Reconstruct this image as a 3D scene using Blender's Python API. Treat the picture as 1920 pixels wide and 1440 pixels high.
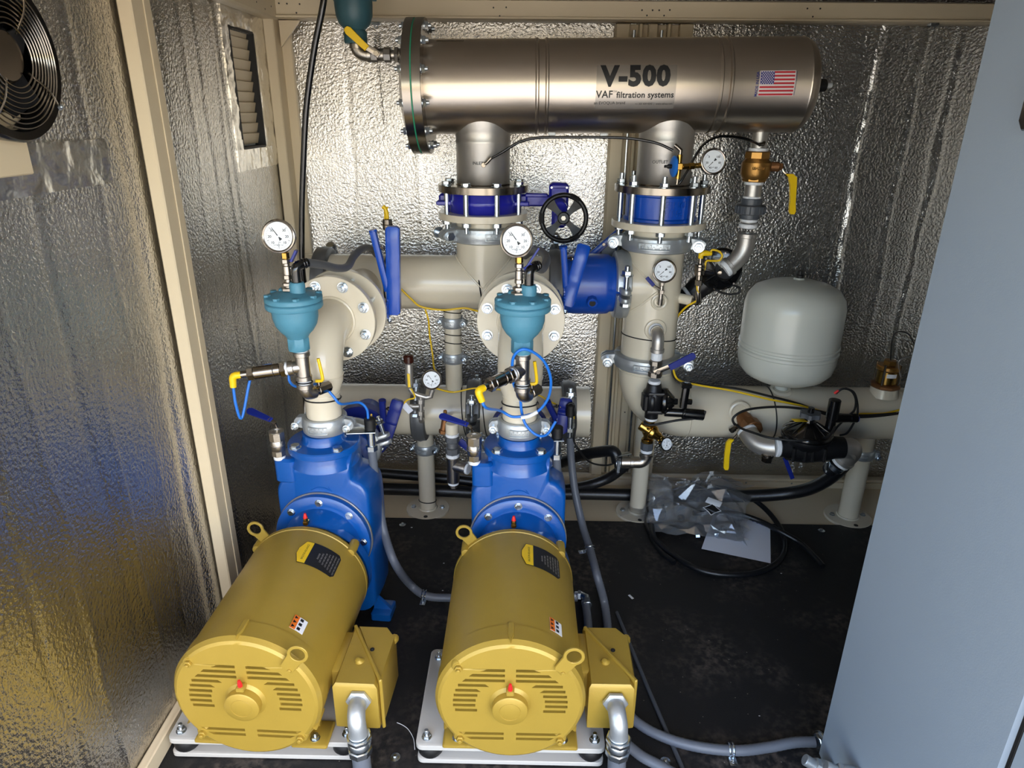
import bpy, bmesh, math, random
from mathutils import Vector as V, Matrix as M
for o in list(bpy.data.objects): bpy.data.objects.remove(o)
SC = bpy.context.scene; COL = SC.collection
PI = math.pi; rnd = random.Random(7)
# ---------------------------------------------------------------- camera, sky, sun, exposure
cd = bpy.data.cameras.new('camera'); cam = bpy.data.objects.new('camera', cd); COL.objects.link(cam)
cd.sensor_fit = 'HORIZONTAL'; cd.sensor_width = 36.0; cd.lens = 1290.0/1920*36.0; cd.clip_start = 0.02
rot = M([[0.999838, -0.013728, 0.011654], [0.01587, 0.365832, -0.930546], [0.008511, 0.93058, 0.36599]]).to_4x4(); rot.translation = V((0, 0, 1.44)); cam.matrix_world = rot
SC.camera = cam
SC.view_settings.view_transform = 'Standard'; SC.view_settings.look = 'None'
SC.view_settings.gamma = 1.0; SC.view_settings.use_curve_mapping = False; SC.view_settings.exposure = 0.76
W = bpy.data.worlds.new('sky'); SC.world = W; W.use_nodes = True
nt = W.node_tree; nt.nodes.clear()
sky = nt.nodes.new('ShaderNodeTexSky'); sky.sky_type = 'NISHITA'; sky.sun_disc = False
sky.sun_elevation = math.radians(48); sky.sun_rotation = math.radians(150); sky.air_density = 1.0; sky.dust_density = 1.5
bg = nt.nodes.new('ShaderNodeBackground'); bg.inputs['Strength'].default_value = 0.52
wo = nt.nodes.new('ShaderNodeOutputWorld')
nt.links.new(sky.outputs[0], bg.inputs[0]); nt.links.new(bg.outputs[0], wo.inputs[0])
sd = bpy.data.lights.new('sun', 'SUN'); sd.energy = 8.5; sd.color = (1, .95, .88); sd.angle = math.radians(.6)
sun = bpy.data.objects.new('sun', sd); COL.objects.link(sun)
sun.rotation_euler = V((.42, .62, .80)).to_track_quat('Z', 'Y').to_euler()   # high behind the enclosure, so the room itself stays in shade

# ---------------------------------------------------------------- materials
def lin(c):
    r = []
    for v in c:
        v /= 255.0
        r.append(v/12.92 if v <= .04045 else ((v+.055)/1.055)**2.4)
    return (r[0], r[1], r[2], 1.0)
def mat(name, rgb, rough=.5, metal=0.0, var=0.06, vscale=14, bump=0.0, bscale=200, coat=0.0, spec=None, grain=None, rvar=0.0):
    m = bpy.data.materials.new(name); m.use_nodes = True
    n = m.node_tree; b = n.nodes['Principled BSDF']; L = n.links.new
    tc = n.nodes.new('ShaderNodeTexCoord'); mp = n.nodes.new('ShaderNodeMapping'); L(tc.outputs['Object'], mp.inputs[0])
    if grain: mp.inputs['Scale'].default_value = grain
    nz = n.nodes.new('ShaderNodeTexNoise'); nz.inputs['Scale'].default_value = vscale; nz.inputs['Detail'].default_value = 5
    L(mp.outputs[0], nz.inputs['Vector'])
    mx = n.nodes.new('ShaderNodeMix'); mx.data_type = 'RGBA'
    c = lin(rgb)
    mx.inputs[6].default_value = tuple(max(0, v*(1-var)) for v in c[:3])+(1,)
    mx.inputs[7].default_value = tuple(min(1, v*(1+var)) for v in c[:3])+(1,)
    L(nz.outputs[0], mx.inputs[0]); L(mx.outputs[2], b.inputs['Base Color'])
    b.inputs['Roughness'].default_value = rough; b.inputs['Metallic'].default_value = metal
    if rvar:
        mr = n.nodes.new('ShaderNodeMapRange'); mr.inputs[3].default_value = rough-rvar; mr.inputs[4].default_value = rough+rvar
        L(nz.outputs[0], mr.inputs[0]); L(mr.outputs[0], b.inputs['Roughness'])
    if coat: b.inputs['Coat Weight'].default_value = coat; b.inputs['Coat Roughness'].default_value = .12
    if spec is not None: b.inputs['Specular IOR Level'].default_value = spec
    if bump:
        nb = n.nodes.new('ShaderNodeTexNoise'); nb.inputs['Scale'].default_value = bscale; nb.inputs['Detail'].default_value = 2
        L(mp.outputs[0], nb.inputs['Vector'])
        bp = n.nodes.new('ShaderNodeBump'); bp.inputs['Strength'].default_value = bump; bp.inputs['Distance'].default_value = .004
        L(nb.outputs[0], bp.inputs['Height']); L(bp.outputs[0], b.inputs['Normal'])
    return m
m_foil = mat('foil', (205, 203, 199), .27, 1.0, .05, 5, .75, 125)
m_ceil = mat('ceiling_grey', (168, 162, 152), .5, .2, .05, 6)
m_tape = mat('foil_tape', (215, 212, 205), .24, 1.0, .06, 18, .55, 38)
m_beige = mat('beige_steel', (206, 190, 160), .42, 0, .05, 6, .05, 300)
m_pipe = mat('beige_pipe_paint', (214, 204, 182), .26, 0, .04, 9, .04, 120, coat=.4)
m_blue = mat('pump_blue', (6, 80, 158), .30, 0, .10, 11, .10, 90, coat=.35)
m_vblue = mat('valve_blue', (6, 70, 170), .33, 0, .08, 20, .05, 120, coat=.2)
m_gblue = mat('gear_blue', (28, 32, 150), .30, 0, .08, 20, .08, 90, coat=.3)
m_navy = mat('navy_vinyl', (16, 34, 120), .4, 0, .05, 20)
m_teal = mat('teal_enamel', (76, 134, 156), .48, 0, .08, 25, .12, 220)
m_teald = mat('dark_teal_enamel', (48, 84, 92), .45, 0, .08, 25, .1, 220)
m_gold = mat('gold_paint', (168, 140, 56), .38, .22, .05, 30, .06, 260)
m_ss = mat('brushed_stainless', (196, 184, 170), .29, 1.0, .05, 5, .012, 60, grain=(.5, 9, 9), rvar=.03)
m_ssdull = mat('pickled_stainless', (190, 186, 180), .42, .85, .07, 9, .05, 90)
m_ssm = mat('machined_steel', (150, 142, 132), .22, 1.0, .06, 16)
m_zinc = mat('zinc_plate', (205, 214, 222), .26, 1.0, .06, 30)
m_galv = mat('galvanised_casting', (186, 191, 194), .40, .7, .12, 22, .12, 130)
m_galvd = mat('dull_grey_casting', (118, 120, 122), .45, .6, .12, 22, .1, 130)
m_nick = mat('cast_nickel', (176, 170, 162), .30, 1.0, .10, 40, .08, 240)
m_brass = mat('brass', (166, 124, 66), .36, .85, .10, 30, .06, 160)
m_brassb = mat('bright_brass', (190, 152, 78), .25, 1.0, .05, 30)
m_bronze = mat('bronze_casting', (138, 96, 62), .45, .8, .12, 30, .08, 160)
m_black = mat('black_plastic', (20, 20, 22), .38, 0, .08, 20, .05, 160)
m_gloss = mat('black_enamel', (10, 10, 11), .18, 0, .05, 20, coat=.5)
m_rub = mat('black_rubber', (16, 16, 17), .55, 0, .10, 30, .06, 200)
m_hose = mat('black_hose', (17, 18, 21), .34, 0, .10, 30, .12, 160)
m_cond = mat('grey_conduit', (98, 103, 112), .42, 0, .05, 30, .05, 200)
m_hgrey = mat('dark_grey_hose', (78, 80, 84), .5, 0, .06, 30, .05, 200)
m_pvc = mat('grey_pvc', (74, 78, 84), .4, 0, .05, 30)
m_white = mat('white_dial', (232, 234, 238), .5, 0, .01, 20)
m_tef = mat('white_thread_tape', (226, 228, 230), .5, 0, .03, 60, .2, 300)
m_ink = mat('black_ink', (18, 18, 20), .5, 0, .03, 20)
m_yel = mat('yellow_plastic', (238, 196, 16), .38, 0, .05, 20)
m_ycab = mat('yellow_cable', (226, 186, 28), .42, 0, .04, 20)
m_bcab = mat('blue_cable', (32, 112, 206), .38, 0, .04, 20)
m_red = mat('red_plastic', (214, 34, 34), .4, 0, .05, 20)
m_orange = mat('orange_print', (226, 112, 30), .5, 0, .03, 20)
m_plate = mat('grey_painted_plate', (184, 182, 176), .42, 0, .03, 10, .05, 200)
m_tank = mat('ivory_grey_enamel', (198, 200, 190), .30, 0, .03, 8, coat=.3)
m_cab = mat('cabinet_grey', (146, 158, 170), .36, 0, .03, 5, .05, 380, spec=.5)
m_green = mat('green_gasket', (36, 140, 104), .5, 0, .05, 20)
m_frost = mat('clear_vinyl_label', (166, 158, 148), .30, .85, .03, 20)
m_paper = mat('printer_paper', (226, 230, 240), .6, 0, .02, 10)
m_fred = mat('flag_red', (196, 40, 52), .45, 0, .02, 20)
m_fwhite = mat('flag_white', (226, 216, 214), .45, 0, .02, 20)
m_fblue = mat('flag_blue', (40, 52, 132), .45, 0, .02, 20)
m_ground = mat('sunlit_concrete', (203, 194, 178), .9, 0, .10, 3, .1, 60)
m_wcase = mat('white_clip', (212, 216, 216), .4, 0, .03, 20)

def m_matfloor():
    m = mat('black_floor_mat', (20, 20, 21), .62, 0, .15, 20, .25, 420)
    n = m.node_tree; b = n.nodes['Principled BSDF']; L = n.links.new
    tc = n.nodes.new('ShaderNodeTexCoord')
    src = b.inputs['Base Color'].links[0].from_socket
    # scuffed dusty footprints in the walkway
    n1 = n.nodes.new('ShaderNodeTexNoise'); n1.inputs['Scale'].default_value = 4.2; n1.inputs['Detail'].default_value = 3; L(tc.outputs['Object'], n1.inputs[0])
    n2 = n.nodes.new('ShaderNodeTexNoise'); n2.inputs['Scale'].default_value = 60; n2.inputs['Detail'].default_value = 6; L(tc.outputs['Object'], n2.inputs[0])
    r1 = n.nodes.new('ShaderNodeMapRange'); r1.inputs[1].default_value = .46; r1.inputs[2].default_value = .70; L(n1.outputs[0], r1.inputs[0])
    r2 = n.nodes.new('ShaderNodeMapRange'); r2.inputs[1].default_value = .42; r2.inputs[2].default_value = .75; L(n2.outputs[0], r2.inputs[0])
    mu = n.nodes.new('ShaderNodeMath'); mu.operation = 'MULTIPLY'; L(r1.outputs[0], mu.inputs[0]); L(r2.outputs[0], mu.inputs[1])
    # sparse pale specks of grit
    vo = n.nodes.new('ShaderNodeTexVoronoi'); vo.inputs['Scale'].default_value = 28; L(tc.outputs['Object'], vo.inputs['Vector'])
    lt = n.nodes.new('ShaderNodeMath'); lt.operation = 'LESS_THAN'; lt.inputs[1].default_value = .045; L(vo.outputs['Distance'], lt.inputs[0])
    mx = n.nodes.new('ShaderNodeMix'); mx.data_type = 'RGBA'; L(mu.outputs[0], mx.inputs[0]); L(src, mx.inputs[6]); mx.inputs[7].default_value = lin((98, 88, 80))
    mx2 = n.nodes.new('ShaderNodeMix'); mx2.data_type = 'RGBA'; L(lt.outputs[0], mx2.inputs[0]); L(mx.outputs[2], mx2.inputs[6]); mx2.inputs[7].default_value = lin((120, 112, 104))
    L(mx2.outputs[2], b.inputs['Base Color'])
    return m
m_floor = m_matfloor()
def m_clear(name, tint, gl, rough, fac=.12, haze=0.0):
    m = bpy.data.materials.new(name); m.use_nodes = True; n = m.node_tree; n.nodes.clear(); L = n.links.new
    o = n.nodes.new('ShaderNodeOutputMaterial'); t = n.nodes.new('ShaderNodeBsdfTransparent'); t.inputs[0].default_value = tint
    g = n.nodes.new('ShaderNodeBsdfGlossy'); g.inputs['Roughness'].default_value = rough; g.inputs[0].default_value = gl
    f = n.nodes.new('ShaderNodeLayerWeight'); f.inputs[0].default_value = fac
    x = n.nodes.new('ShaderNodeMixShader'); L(f.outputs['Fresnel'], x.inputs[0]); L(t.outputs[0], x.inputs[1]); L(g.outputs[0], x.inputs[2])
    if haze:
        d = n.nodes.new('ShaderNodeBsdfDiffuse'); d.inputs[0].default_value = (.75, .8, .86, 1); y = n.nodes.new('ShaderNodeMixShader'); y.inputs[0].default_value = haze
        L(x.outputs[0], y.inputs[1]); L(d.outputs[0], y.inputs[2]); x = y
    L(x.outputs[0], o.inputs[0])
    return m
m_glass = m_clear('gauge_glass', (.97, .98, .98, 1), (1, 1, 1, 1), .04, .10)
m_bag = m_clear('clear_plastic_film', (.96, .97, .98, 1), (1, 1, 1, 1), .09, .5, .11)

# ---------------------------------------------------------------- mesh helpers
def frame(o, z, x=None):
    z = V(z).normalized(); x = V(x) if x is not None else (V((1, 0, 0)) if abs(z.x) < .9 else V((0, 1, 0)))
    x = (x-z*x.dot(z)).normalized(); y = z.cross(x)
    m = M((x, y, z)).transposed().to_4x4(); m.translation = V(o); return m
def spline(pts, k=8, closed=False):
    p = [V(q) for q in pts]; out = []; n = len(p)
    for i in range(n if closed else n-1):
        a = p[(i-1) % n] if closed or i > 0 else p[0]; b = p[i]; c = p[(i+1) % n]; d = p[(i+2) % n] if closed or i+2 < n else p[-1]
        for j in range(k):
            t = j/k
            out.append(.5*((2*b)+(c-a)*t+(2*a-5*b+4*c-d)*t*t+(3*b-a-3*c+d)*t**3))
    if not closed: out.append(p[-1])
    return out
def arc(c, r, u, v, a0, a1, n=10):
    c, u, v = V(c), V(u), V(v)
    return [c+u*(r*math.cos(a0+(a1-a0)*i/n))+v*(r*math.sin(a0+(a1-a0)*i/n)) for i in range(n+1)]
def rrect(w, h, r, n=4):
    p = []
    for sx, sy, a in ((1, 1, 0), (-1, 1, PI/2), (-1, -1, PI), (1, -1, 1.5*PI)):
        for i in range(n+1):
            t = a+PI/2*i/n; p.append((sx*(w/2-r)+r*math.cos(t), sy*(h/2-r)+r*math.sin(t)))
    return p
class MB:
    def __init__(s, T=None): s.v = []; s.f = []; s.m = []; s.mi = 0; s.T = T or M.Identity(4)
    def add(s, vs, fs, T=None):
        t = s.T @ T if T is not None else s.T
        b = len(s.v); s.v += [t @ V(p) for p in vs]; s.f += [tuple(i+b for i in f) for f in fs]; s.m += [s.mi]*len(fs); return s
    def loft(s, rings, closed=True, cap=True):
        n = len(rings[0]); vs = [p for r in rings for p in r]; fs = []
        for i in range(len(rings)-1):
            for j in range(n if closed else n-1):
                a = i*n+j; b = i*n+(j+1) % n; fs.append((a, b, b+n, a+n))
        if cap: fs.append(tuple(range(n-1, -1, -1))); k = (len(rings)-1)*n; fs.append(tuple(range(k, k+n)))
        return s.add(vs, fs)
    def tube(s, pts, r, n=10, cap=True):
        p = [V(q) for q in pts]; rings = []; rr = r if isinstance(r, (list, tuple)) else [r]*len(p)
        t0 = (p[1]-p[0]).normalized(); x = V((0, 0, 1)) if abs(t0.z) < .9 else V((1, 0, 0)); x = (x-t0*x.dot(t0)).normalized()
        for i, q in enumerate(p):
            t = (p[min(i+1, len(p)-1)]-p[max(i-1, 0)]).normalized()
            x = (x-t*x.dot(t)).normalized(); y = t.cross(x)
            rings.append([q+x*(rr[i]*math.cos(2*PI*j/n))+y*(rr[i]*math.sin(2*PI*j/n)) for j in range(n)])
        return s.loft(rings, True, cap)
    def lathe(s, prof, o=(0, 0, 0), z=(0, 0, 1), n=32, a0=0.0, a1=2*PI, x=None, loop=False):
        F = frame(o, z, x); full = abs(a1-a0) > 2*PI-1e-4; k = n if full else n+1; vs = []; fs = []; L = len(prof)
        for j in range(k):
            a = a0+(a1-a0)*j/n; c, q = math.cos(a), math.sin(a)
            vs += [(r*c, r*q, h) for r, h in prof]
        for j in range(n):
            b = (j+1) % k
            for i in range(L if loop else L-1):
                i2 = (i+1) % L
                if prof[i][0] < 1e-6 and prof[i2][0] < 1e-6: continue
                fs.append((j*L+i, b*L+i, b*L+i2, j*L+i2))
        if not full and loop: fs.append(tuple(range(L-1, -1, -1))); fs.append(tuple(range(n*L, n*L+L)))
        return s.add(vs, fs, F)
    def cyl(s, a, b, r, n=20, c=None, r2=None):
        a, b = V(a), V(b); h = (b-a).length; c = min(r*.12, h*.2) if c is None else c; r2 = r if r2 is None else r2
        return s.lathe([(0, 0), (r-c, 0), (r, c), (r2, h-c), (r2-c, h), (0, h)] if c > 0 else [(0, 0), (r, 0), (r2, h), (0, h)], a, b-a, n)
    def ring(s, a, b, R, r, n=32, c=.001):
        a, b = V(a), V(b); h = (b-a).length
        return s.lathe([(r, 0), (R-c, 0), (R, c), (R, h-c), (R-c, h), (r, h)], a, b-a, n, loop=True)
    def hexa(s, a, b, r, n=6): return s.lathe([(0, 0), (r*.9, 0), (r, r*.08), (r, (V(b)-V(a)).length-r*.08), (r*.9, (V(b)-V(a)).length), (0, (V(b)-V(a)).length)], a, V(b)-V(a), n)
    def torus(s, o, z, R, r, n=32, m=8, a0=0, a1=2*PI, x=None):
        return s.lathe([(R+r*math.cos(2*PI*i/m), r*math.sin(2*PI*i/m)) for i in range(m)], o, z, n, a0, a1, x, loop=True)
    def prism(s, poly, d, T=None, bev=0):
        n = len(poly)
        if bev:
            cx = sum(p[0] for p in poly)/n; cy = sum(p[1] for p in poly)/n
            w = max(abs(p[0]-cx) for p in poly); h = max(abs(p[1]-cy) for p in poly)
            ins = [(cx+(p[0]-cx)*(1-bev/w), cy+(p[1]-cy)*(1-bev/h)) for p in poly]
            R = [[(p[0], p[1], 0) for p in ins], [(p[0], p[1], bev) for p in poly], [(p[0], p[1], d-bev) for p in poly], [(p[0], p[1], d) for p in ins]]
        else: R = [[(p[0], p[1], 0) for p in poly], [(p[0], p[1], d) for p in poly]]
        t = s.T; s.T = t @ T if T is not None else t; s.loft(R); s.T = t; return s
    def box(s, c, d, bev=.002, T=None):
        F = M.Translation(V(c)-V((0, 0, d[2]/2)))
        b = min(bev, d[0]*.3, d[1]*.3, d[2]*.3)
        return s.prism(rrect(d[0], d[1], b, 1) if b > 0 else [(-d[0]/2, -d[1]/2), (d[0]/2, -d[1]/2), (d[0]/2, d[1]/2), (-d[0]/2, d[1]/2)], d[2], T @ F if T is not None else F, b)
    def bar(s, a, b, w, t, up=(0, 0, 1), bev=.001):
        a, b = V(a), V(b); z = b-a; F = frame(a, z, up)     # t along up, w across
        return s.prism(rrect(t, w, min(t, w)*.25, 2), z.length, F, 0)
    def plate(s, outer, holes, d, T, bev=0.0):
        cu = bpy.data.curves.new('t', 'CURVE'); cu.dimensions = '2D'; cu.fill_mode = 'BOTH'; cu.extrude = d/2-bev; cu.bevel_depth = bev; cu.bevel_resolution = 0
        if bev: cu.offset = -bev
        for pl in [outer]+holes:
            sp = cu.splines.new('POLY'); sp.points.add(len(pl)-1); sp.use_cyclic_u = True
            for q, p in zip(sp.points, pl): q.co = (p[0], p[1], 0, 1)
        return s._curve(cu, T @ M.Translation((0, 0, d/2)))
    def _curve(s, cu, T, warp=None):
        ob = bpy.data.objects.new('t', cu); COL.objects.link(ob); dg = bpy.context.evaluated_depsgraph_get(); e = ob.evaluated_get(dg); me = e.to_mesh()
        vs = [v.co.copy() for v in me.vertices]; fs = [tuple(p.vertices) for p in me.polygons]
        e.to_mesh_clear(); bpy.data.objects.remove(ob); bpy.data.curves.remove(cu)
        if warp: vs = [warp(v) for v in vs]; return s.add(vs, fs)
        return s.add(vs, fs, T)
    def text(s, st, size, T, d=0.0004, off=0.0, warp=None, al='CENTER', sp=1.0):
        key = (st, size, off, al, sp, bool(warp))
        if key not in TXT:
            cu = bpy.data.curves.new('t', 'FONT'); cu.body = st; cu.size = size; cu.align_x = al; cu.align_y = 'CENTER'; cu.offset = off; cu.extrude = d/2; cu.resolution_u = 3; cu.space_character = sp
            b = MB(); b._curve(cu, M.Identity(4))
            if warp and size > .02:      # cut large letters into strips so that they bend with the surface
                t = bmesh.new(); vv = [t.verts.new(p) for p in b.v]
                for f in b.f: 
                    try: t.faces.new([vv[i] for i in f])
                    except ValueError: pass
                bmesh.ops.remove_doubles(t, verts=t.verts, dist=1e-6)
                for ax in (0, 1):
                    q = [v.co[ax] for v in t.verts]; lo, hi = min(q), max(q); k = int((hi-lo)/.008)
                    for i in range(1, k+1):
                        c = V((0, 0, 0)); c[ax] = lo+.008*i; nn = V((0, 0, 0)); nn[ax] = 1
                        bmesh.ops.bisect_plane(t, geom=t.verts[:]+t.edges[:]+t.faces[:], plane_co=c, plane_no=nn)
                t.verts.index_update(); b.v = [v.co.copy() for v in t.verts]; b.f = [tuple(v.index for v in f.verts) for f in t.faces]; t.free()
            TXT[key] = (b.v, b.f)
        vs, fs = TXT[key]
        return s.add([warp(v) for v in vs], fs) if warp else s.add(vs, fs, T)
    def build(s, name, mats, parent=None, smooth=40, **pr):
        me = bpy.data.meshes.new(name); o = bpy.data.objects.new(name, me); COL.objects.link(o)
        off = V((0, 0, 0))
        if parent is not None:
            q = parent
            while q is not None: off += q.location; q = q.parent
            o.parent = parent
        else:
            lo = [min(v[i] for v in s.v) for i in range(3)]; hi = [max(v[i] for v in s.v) for i in range(3)]
            off = V(((lo[0]+hi[0])/2, (lo[1]+hi[1])/2, lo[2])); o.location = off
        me.from_pydata([v-off for v in s.v], [], s.f)
        for m in (mats if isinstance(mats, (list, tuple)) else [mats]): me.materials.append(m)
        if any(s.m): me.polygons.foreach_set('material_index', s.m)
        bm = bmesh.new(); bm.from_mesh(me); bmesh.ops.remove_doubles(bm, verts=bm.verts, dist=1e-6); bmesh.ops.recalc_face_normals(bm, faces=bm.faces); bm.to_mesh(me); bm.free()
        me.shade_smooth(); me.set_sharp_from_angle(angle=math.radians(smooth))
        for k, v in pr.items(): o[k] = v
        return o
TXT = {}
def thing(name, label, cat, loc, group=None):
    o = bpy.data.objects.new(name, None); COL.objects.link(o); o.empty_display_size = .02
    o.location = loc; o['label'] = label; o['category'] = cat
    if group: o['group'] = group
    return o
def loose(mb):
    par = list(range(len(mb.v)))
    def fd(i):
        while par[i] != i: par[i] = par[par[i]]; i = par[i]
        return i
    for f in mb.f:
        for i in f[1:]: par[fd(i)] = fd(f[0])
    gr = {}
    for f in mb.f: gr.setdefault(fd(f[0]), []).append(f)
    out = []
    for fs in gr.values():
        ix = sorted({i for f in fs for i in f}); mp = {i: k for k, i in enumerate(ix)}; q = MB(); q.add([mb.v[i] for i in ix], [tuple(mp[i] for i in f) for f in fs]); out.append(q)
    return out
def single(mb, name, mats, label, cat, group=None, smooth=40):
    o = mb.build(name, mats, None, smooth); o['label'] = label; o['category'] = cat
    if group: o['group'] = group
    return o
def struct(mb, name, mats, parent=None, smooth=40):
    o = mb.build(name, mats, parent, smooth)
    if parent is None: o['kind'] = 'structure'
    return o
def kids(o): return [c for c in ALLKIDS().get(o.name, [])]
def ALLKIDS():
    d = {}
    for q in bpy.data.objects:
        if q.parent: d.setdefault(q.parent.name, []).append(q)
    return d
def copy_tree(o, parent=None, D=None):
    D = D or ALLKIDS(); c = o.copy(); COL.objects.link(c)
    if parent is not None: c.parent = parent
    for ch in D.get(o.name, []): copy_tree(ch, c, D)
    return c
def relabel(o, label, **k):
    o['label'] = label
    for a, b in k.items(): o[a] = b
    return o
# shared fasteners: unit radius, +Z outwards
BM = {}
def bolt(parent, pos, axis, r, kind='nut', m=None, name='bolt', ln=1.6, back=0.0):
    m = m or m_zinc; key = (kind, m.name, round(ln, 2), round(back, 2))
    if key not in BM:
        b = MB()
        if kind == 'nut': b.lathe([(0, 0), (1.25, 0), (1.25, .14), (.9, .18)], n=16); b.hexa((0, 0, .15), (0, 0, 1.0), 1.0); b.cyl((0, 0, .9), (0, 0, ln), .52, 10, .08)
        elif kind == 'head': b.lathe([(0, 0), (1.2, 0), (1.2, .12), (.9, .15)], n=16); b.hexa((0, 0, .1), (0, 0, .75), 1.0)
        elif kind == 'plain': b.hexa((0, 0, 0), (0, 0, .8), 1.0)
        elif kind == 'screw': b.lathe([(0, .28), (.5, .28), (.62, .2), (1.0, .1), (1.0, 0), (0, 0)], n=14); b.hexa((0, 0, .2), (0, 0, .62), .42)
        if back: b.cyl((0, 0, -back), (0, 0, .05), .52, 10, .02)
        o = b.build('bolt_mesh', m); BM[key] = o.data; bpy.data.objects.remove(o)
    o = bpy.data.objects.new(name, BM[key]); COL.objects.link(o)
    off = V((0, 0, 0)); q = parent
    while q is not None: off += q.location; q = q.parent
    F = frame(pos, axis); F.translation = V(pos)-off; o.matrix_basis = F @ M.Scale(r, 4)
    o.parent = parent
    return o
# ================================================================ THE ROOM
XL, XR, YB, YF, ZT = -.86, 1.78, 2.60, .42, 1.80
b = MB(); b.box((.46, 1.33, -.02), (2.64, 1.84, .04), 0)
floor = struct(b, 'floor', m_floor)
b = MB(); b.box((.46, 2.45, -.028), (2.64, .40, .04), 0); struct(b, 'trim_1', m_beige)          # beige skid deck behind the mat
def foil_wall(o, u, v, nrm, nu, nv, creases, hole=None, seed=1):
    """a sheet of bubble foil with pressed creases; o corner, u, v full edge vectors"""
    R = random.Random(seed); b = MB(); o, u, v, nrm = V(o), V(u), V(v), V(nrm); Lu, Lv = u.length, v.length
    ph = [(R.uniform(0, 6), R.uniform(3, 9), R.uniform(.3, 1)) for _ in creases]
    vs = []; fs = []
    for j in range(nv+1):
        for i in range(nu+1):
            a, c = i/nu*Lu, j/nv*Lv
            h = .0016*math.sin(a*9+c*2.1+seed)+.0012*math.sin(a*17.3-c*3.2+2*seed)
            for (q, amp, wd), (p0, fr, k) in zip(creases, ph):
                d = a-q-.006*math.sin(c*fr+p0)-.004*math.sin(c*fr*2.7+p0*2)
                h += .7*amp*math.exp(-(d/wd)**2)*(.6+.4*math.sin(c*3*k+p0))
            vs.append(o+u*(i/nu)+v*(j/nv)+nrm*h)
    for j in range(nv):
        for i in range(nu):
            a, c = (i+.5)/nu*Lu, (j+.5)/nv*Lv
            if hole and hole[0] < a < hole[1] and hole[2] < c < hole[3]: continue
            k = j*(nu+1)+i; fs.append((k, k+1, k+nu+2, k+nu+1))
    return b.add(vs, fs)
# left wall: u runs along Y from YF, v up
WY0, WY1, WZ0, WZ1 = 2.215, 2.405, 1.333, 1.668
cr = [(q-YF, a, w) for q, a, w in ((.62, -.004, .014), (.83, .006, .010), (.98, -.005, .008), (1.10, .006, .007), (1.235, -.005, .012), (1.30, .005, .008), (1.43, .006, .009), (1.55, -.009, .020), (1.78, -.006, .015), (1.90, .004, .01), (1.985, -.006, .006), (2.09, .005, .008), (2.13, -.006, .006), (2.30, -.003, .008), (2.44, .003, .006))]
wl = struct(foil_wall((XL, YF, -.03), (0, YB-YF, 0), (0, 0, ZT+.03), (1, 0, 0), 240, 120, cr, (WY0-YF, WY1-YF, WZ0+.03, WZ1+.03), 3), 'wall_left', m_foil, None, 60)
cr = [(q-XL, a, w) for q, a, w in ((-.62, -.003, .008), (-.38, .004, .008), (-.13, .004, .006), (-.05, -.003, .008), (.1, .003, .007), (.70, -.004, .006), (1.165, .010, .0055), (1.195, .012, .005), (1.33, -.005, .012), (1.355, .006, .006), (1.46, -.004, .012), (1.475, .007, .006), (1.60, .004, .01))]
struct(foil_wall((XL, YB, -.03), (XR-XL, 0, 0), (0, 0, ZT+.03), (0, -1, 0), 330, 110, cr, None, 5), 'wall_back', m_foil, None, 60)
struct(foil_wall((XR, YF, -.03), (0, YB-YF, 0), (0, 0, ZT+.03), (-1, 0, 0), 90, 60, [(.5, .005, .01), (1.2, -.005, .01)], None, 8), 'wall_right', m_foil, None, 60)
struct(foil_wall((XL, YF, ZT), (XR-XL, 0, 0), (0, YB-YF, 0), (0, 0, -1), 60, 60, [(.6, .005, .01), (1.7, -.005, .01)], None, 9), 'ceiling', m_ceil, None, 60)
b = MB(); b.box((.46, 1.5, ZT+.03), (2.9, 2.4, .03), 0); struct(b, 'trim_2', m_beige)             # roof skin
for i, (x, w) in enumerate(((XL-.03, .03), (XR+.03, .03))):
    b = MB(); b.box((x, 1.51, .88), (.02, 2.2, 1.86), 0); 
    if i == 0: b = MB(); b.box((x-.04, 1.51, .88), (.02, 2.2, 1.86), 0)
    struct(b, 'trim_%d' % (3+i), m_beige)                                                         # outer skins
b = MB(); b.box((.46, YB+.05, .88), (2.7, .02, 1.86), 0); struct(b, 'trim_5', m_beige)
b = MB(); b.box(((.745+XR+.04)/2, YF+.012, .88), (XR+.04-.745, .02, 1.86), 0); struct(b, 'wall_front', m_beige)       # closed part of the front, right of the doorway
b = MB(); b.box((.46, YF+.012, 1.765), (2.64, .03, .13), .004); struct(b, 'trim_15', m_beige)                       # unseen lintel over the doorway, added to limit light in the upper room
b = MB(); b.box((.46, .02, 1.845), (2.9, .80, .03), .004); struct(b, 'trim_16', m_beige)                        # unseen overhang added outside the doorway to shade the motor tops from high sky
# frame members
def hole_dots(parent, pts, nrm, r=.0022):
    for p in pts:
        q = MB(); q.cyl(V(p)-V(nrm)*.001, V(p)+V(nrm)*.0006, r, 8, 0); q.build('screw_hole', m_ink, parent)
b = MB(); b.box((.46, YB-.05, 1.752), (2.64, .09, .058), .004); b.box((.46, YB-.07, 1.727), (2.64, .07, .007), .001)
tb = struct(b, 'trim_6', m_beige)                                                                  # beam along the top of the back wall
hole_dots(tb, [(-0.102,2.500,1.756), (-0.061,2.500,1.757), (-0.082,2.500,1.732), (0.375,2.500,1.752), (0.409,2.500,1.752), (0.430,2.500,1.752), (0.464,2.500,1.753), (0.392,2.500,1.737), (0.447,2.500,1.737), (0.902,2.500,1.760), (0.943,2.500,1.760), (0.923,2.500,1.737), (-0.768,2.500,1.763), (-0.727,2.500,1.762), (-0.740,2.500,1.737), (-0.794,2.500,1.764)], (0, -1, 0), .0026)
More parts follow.
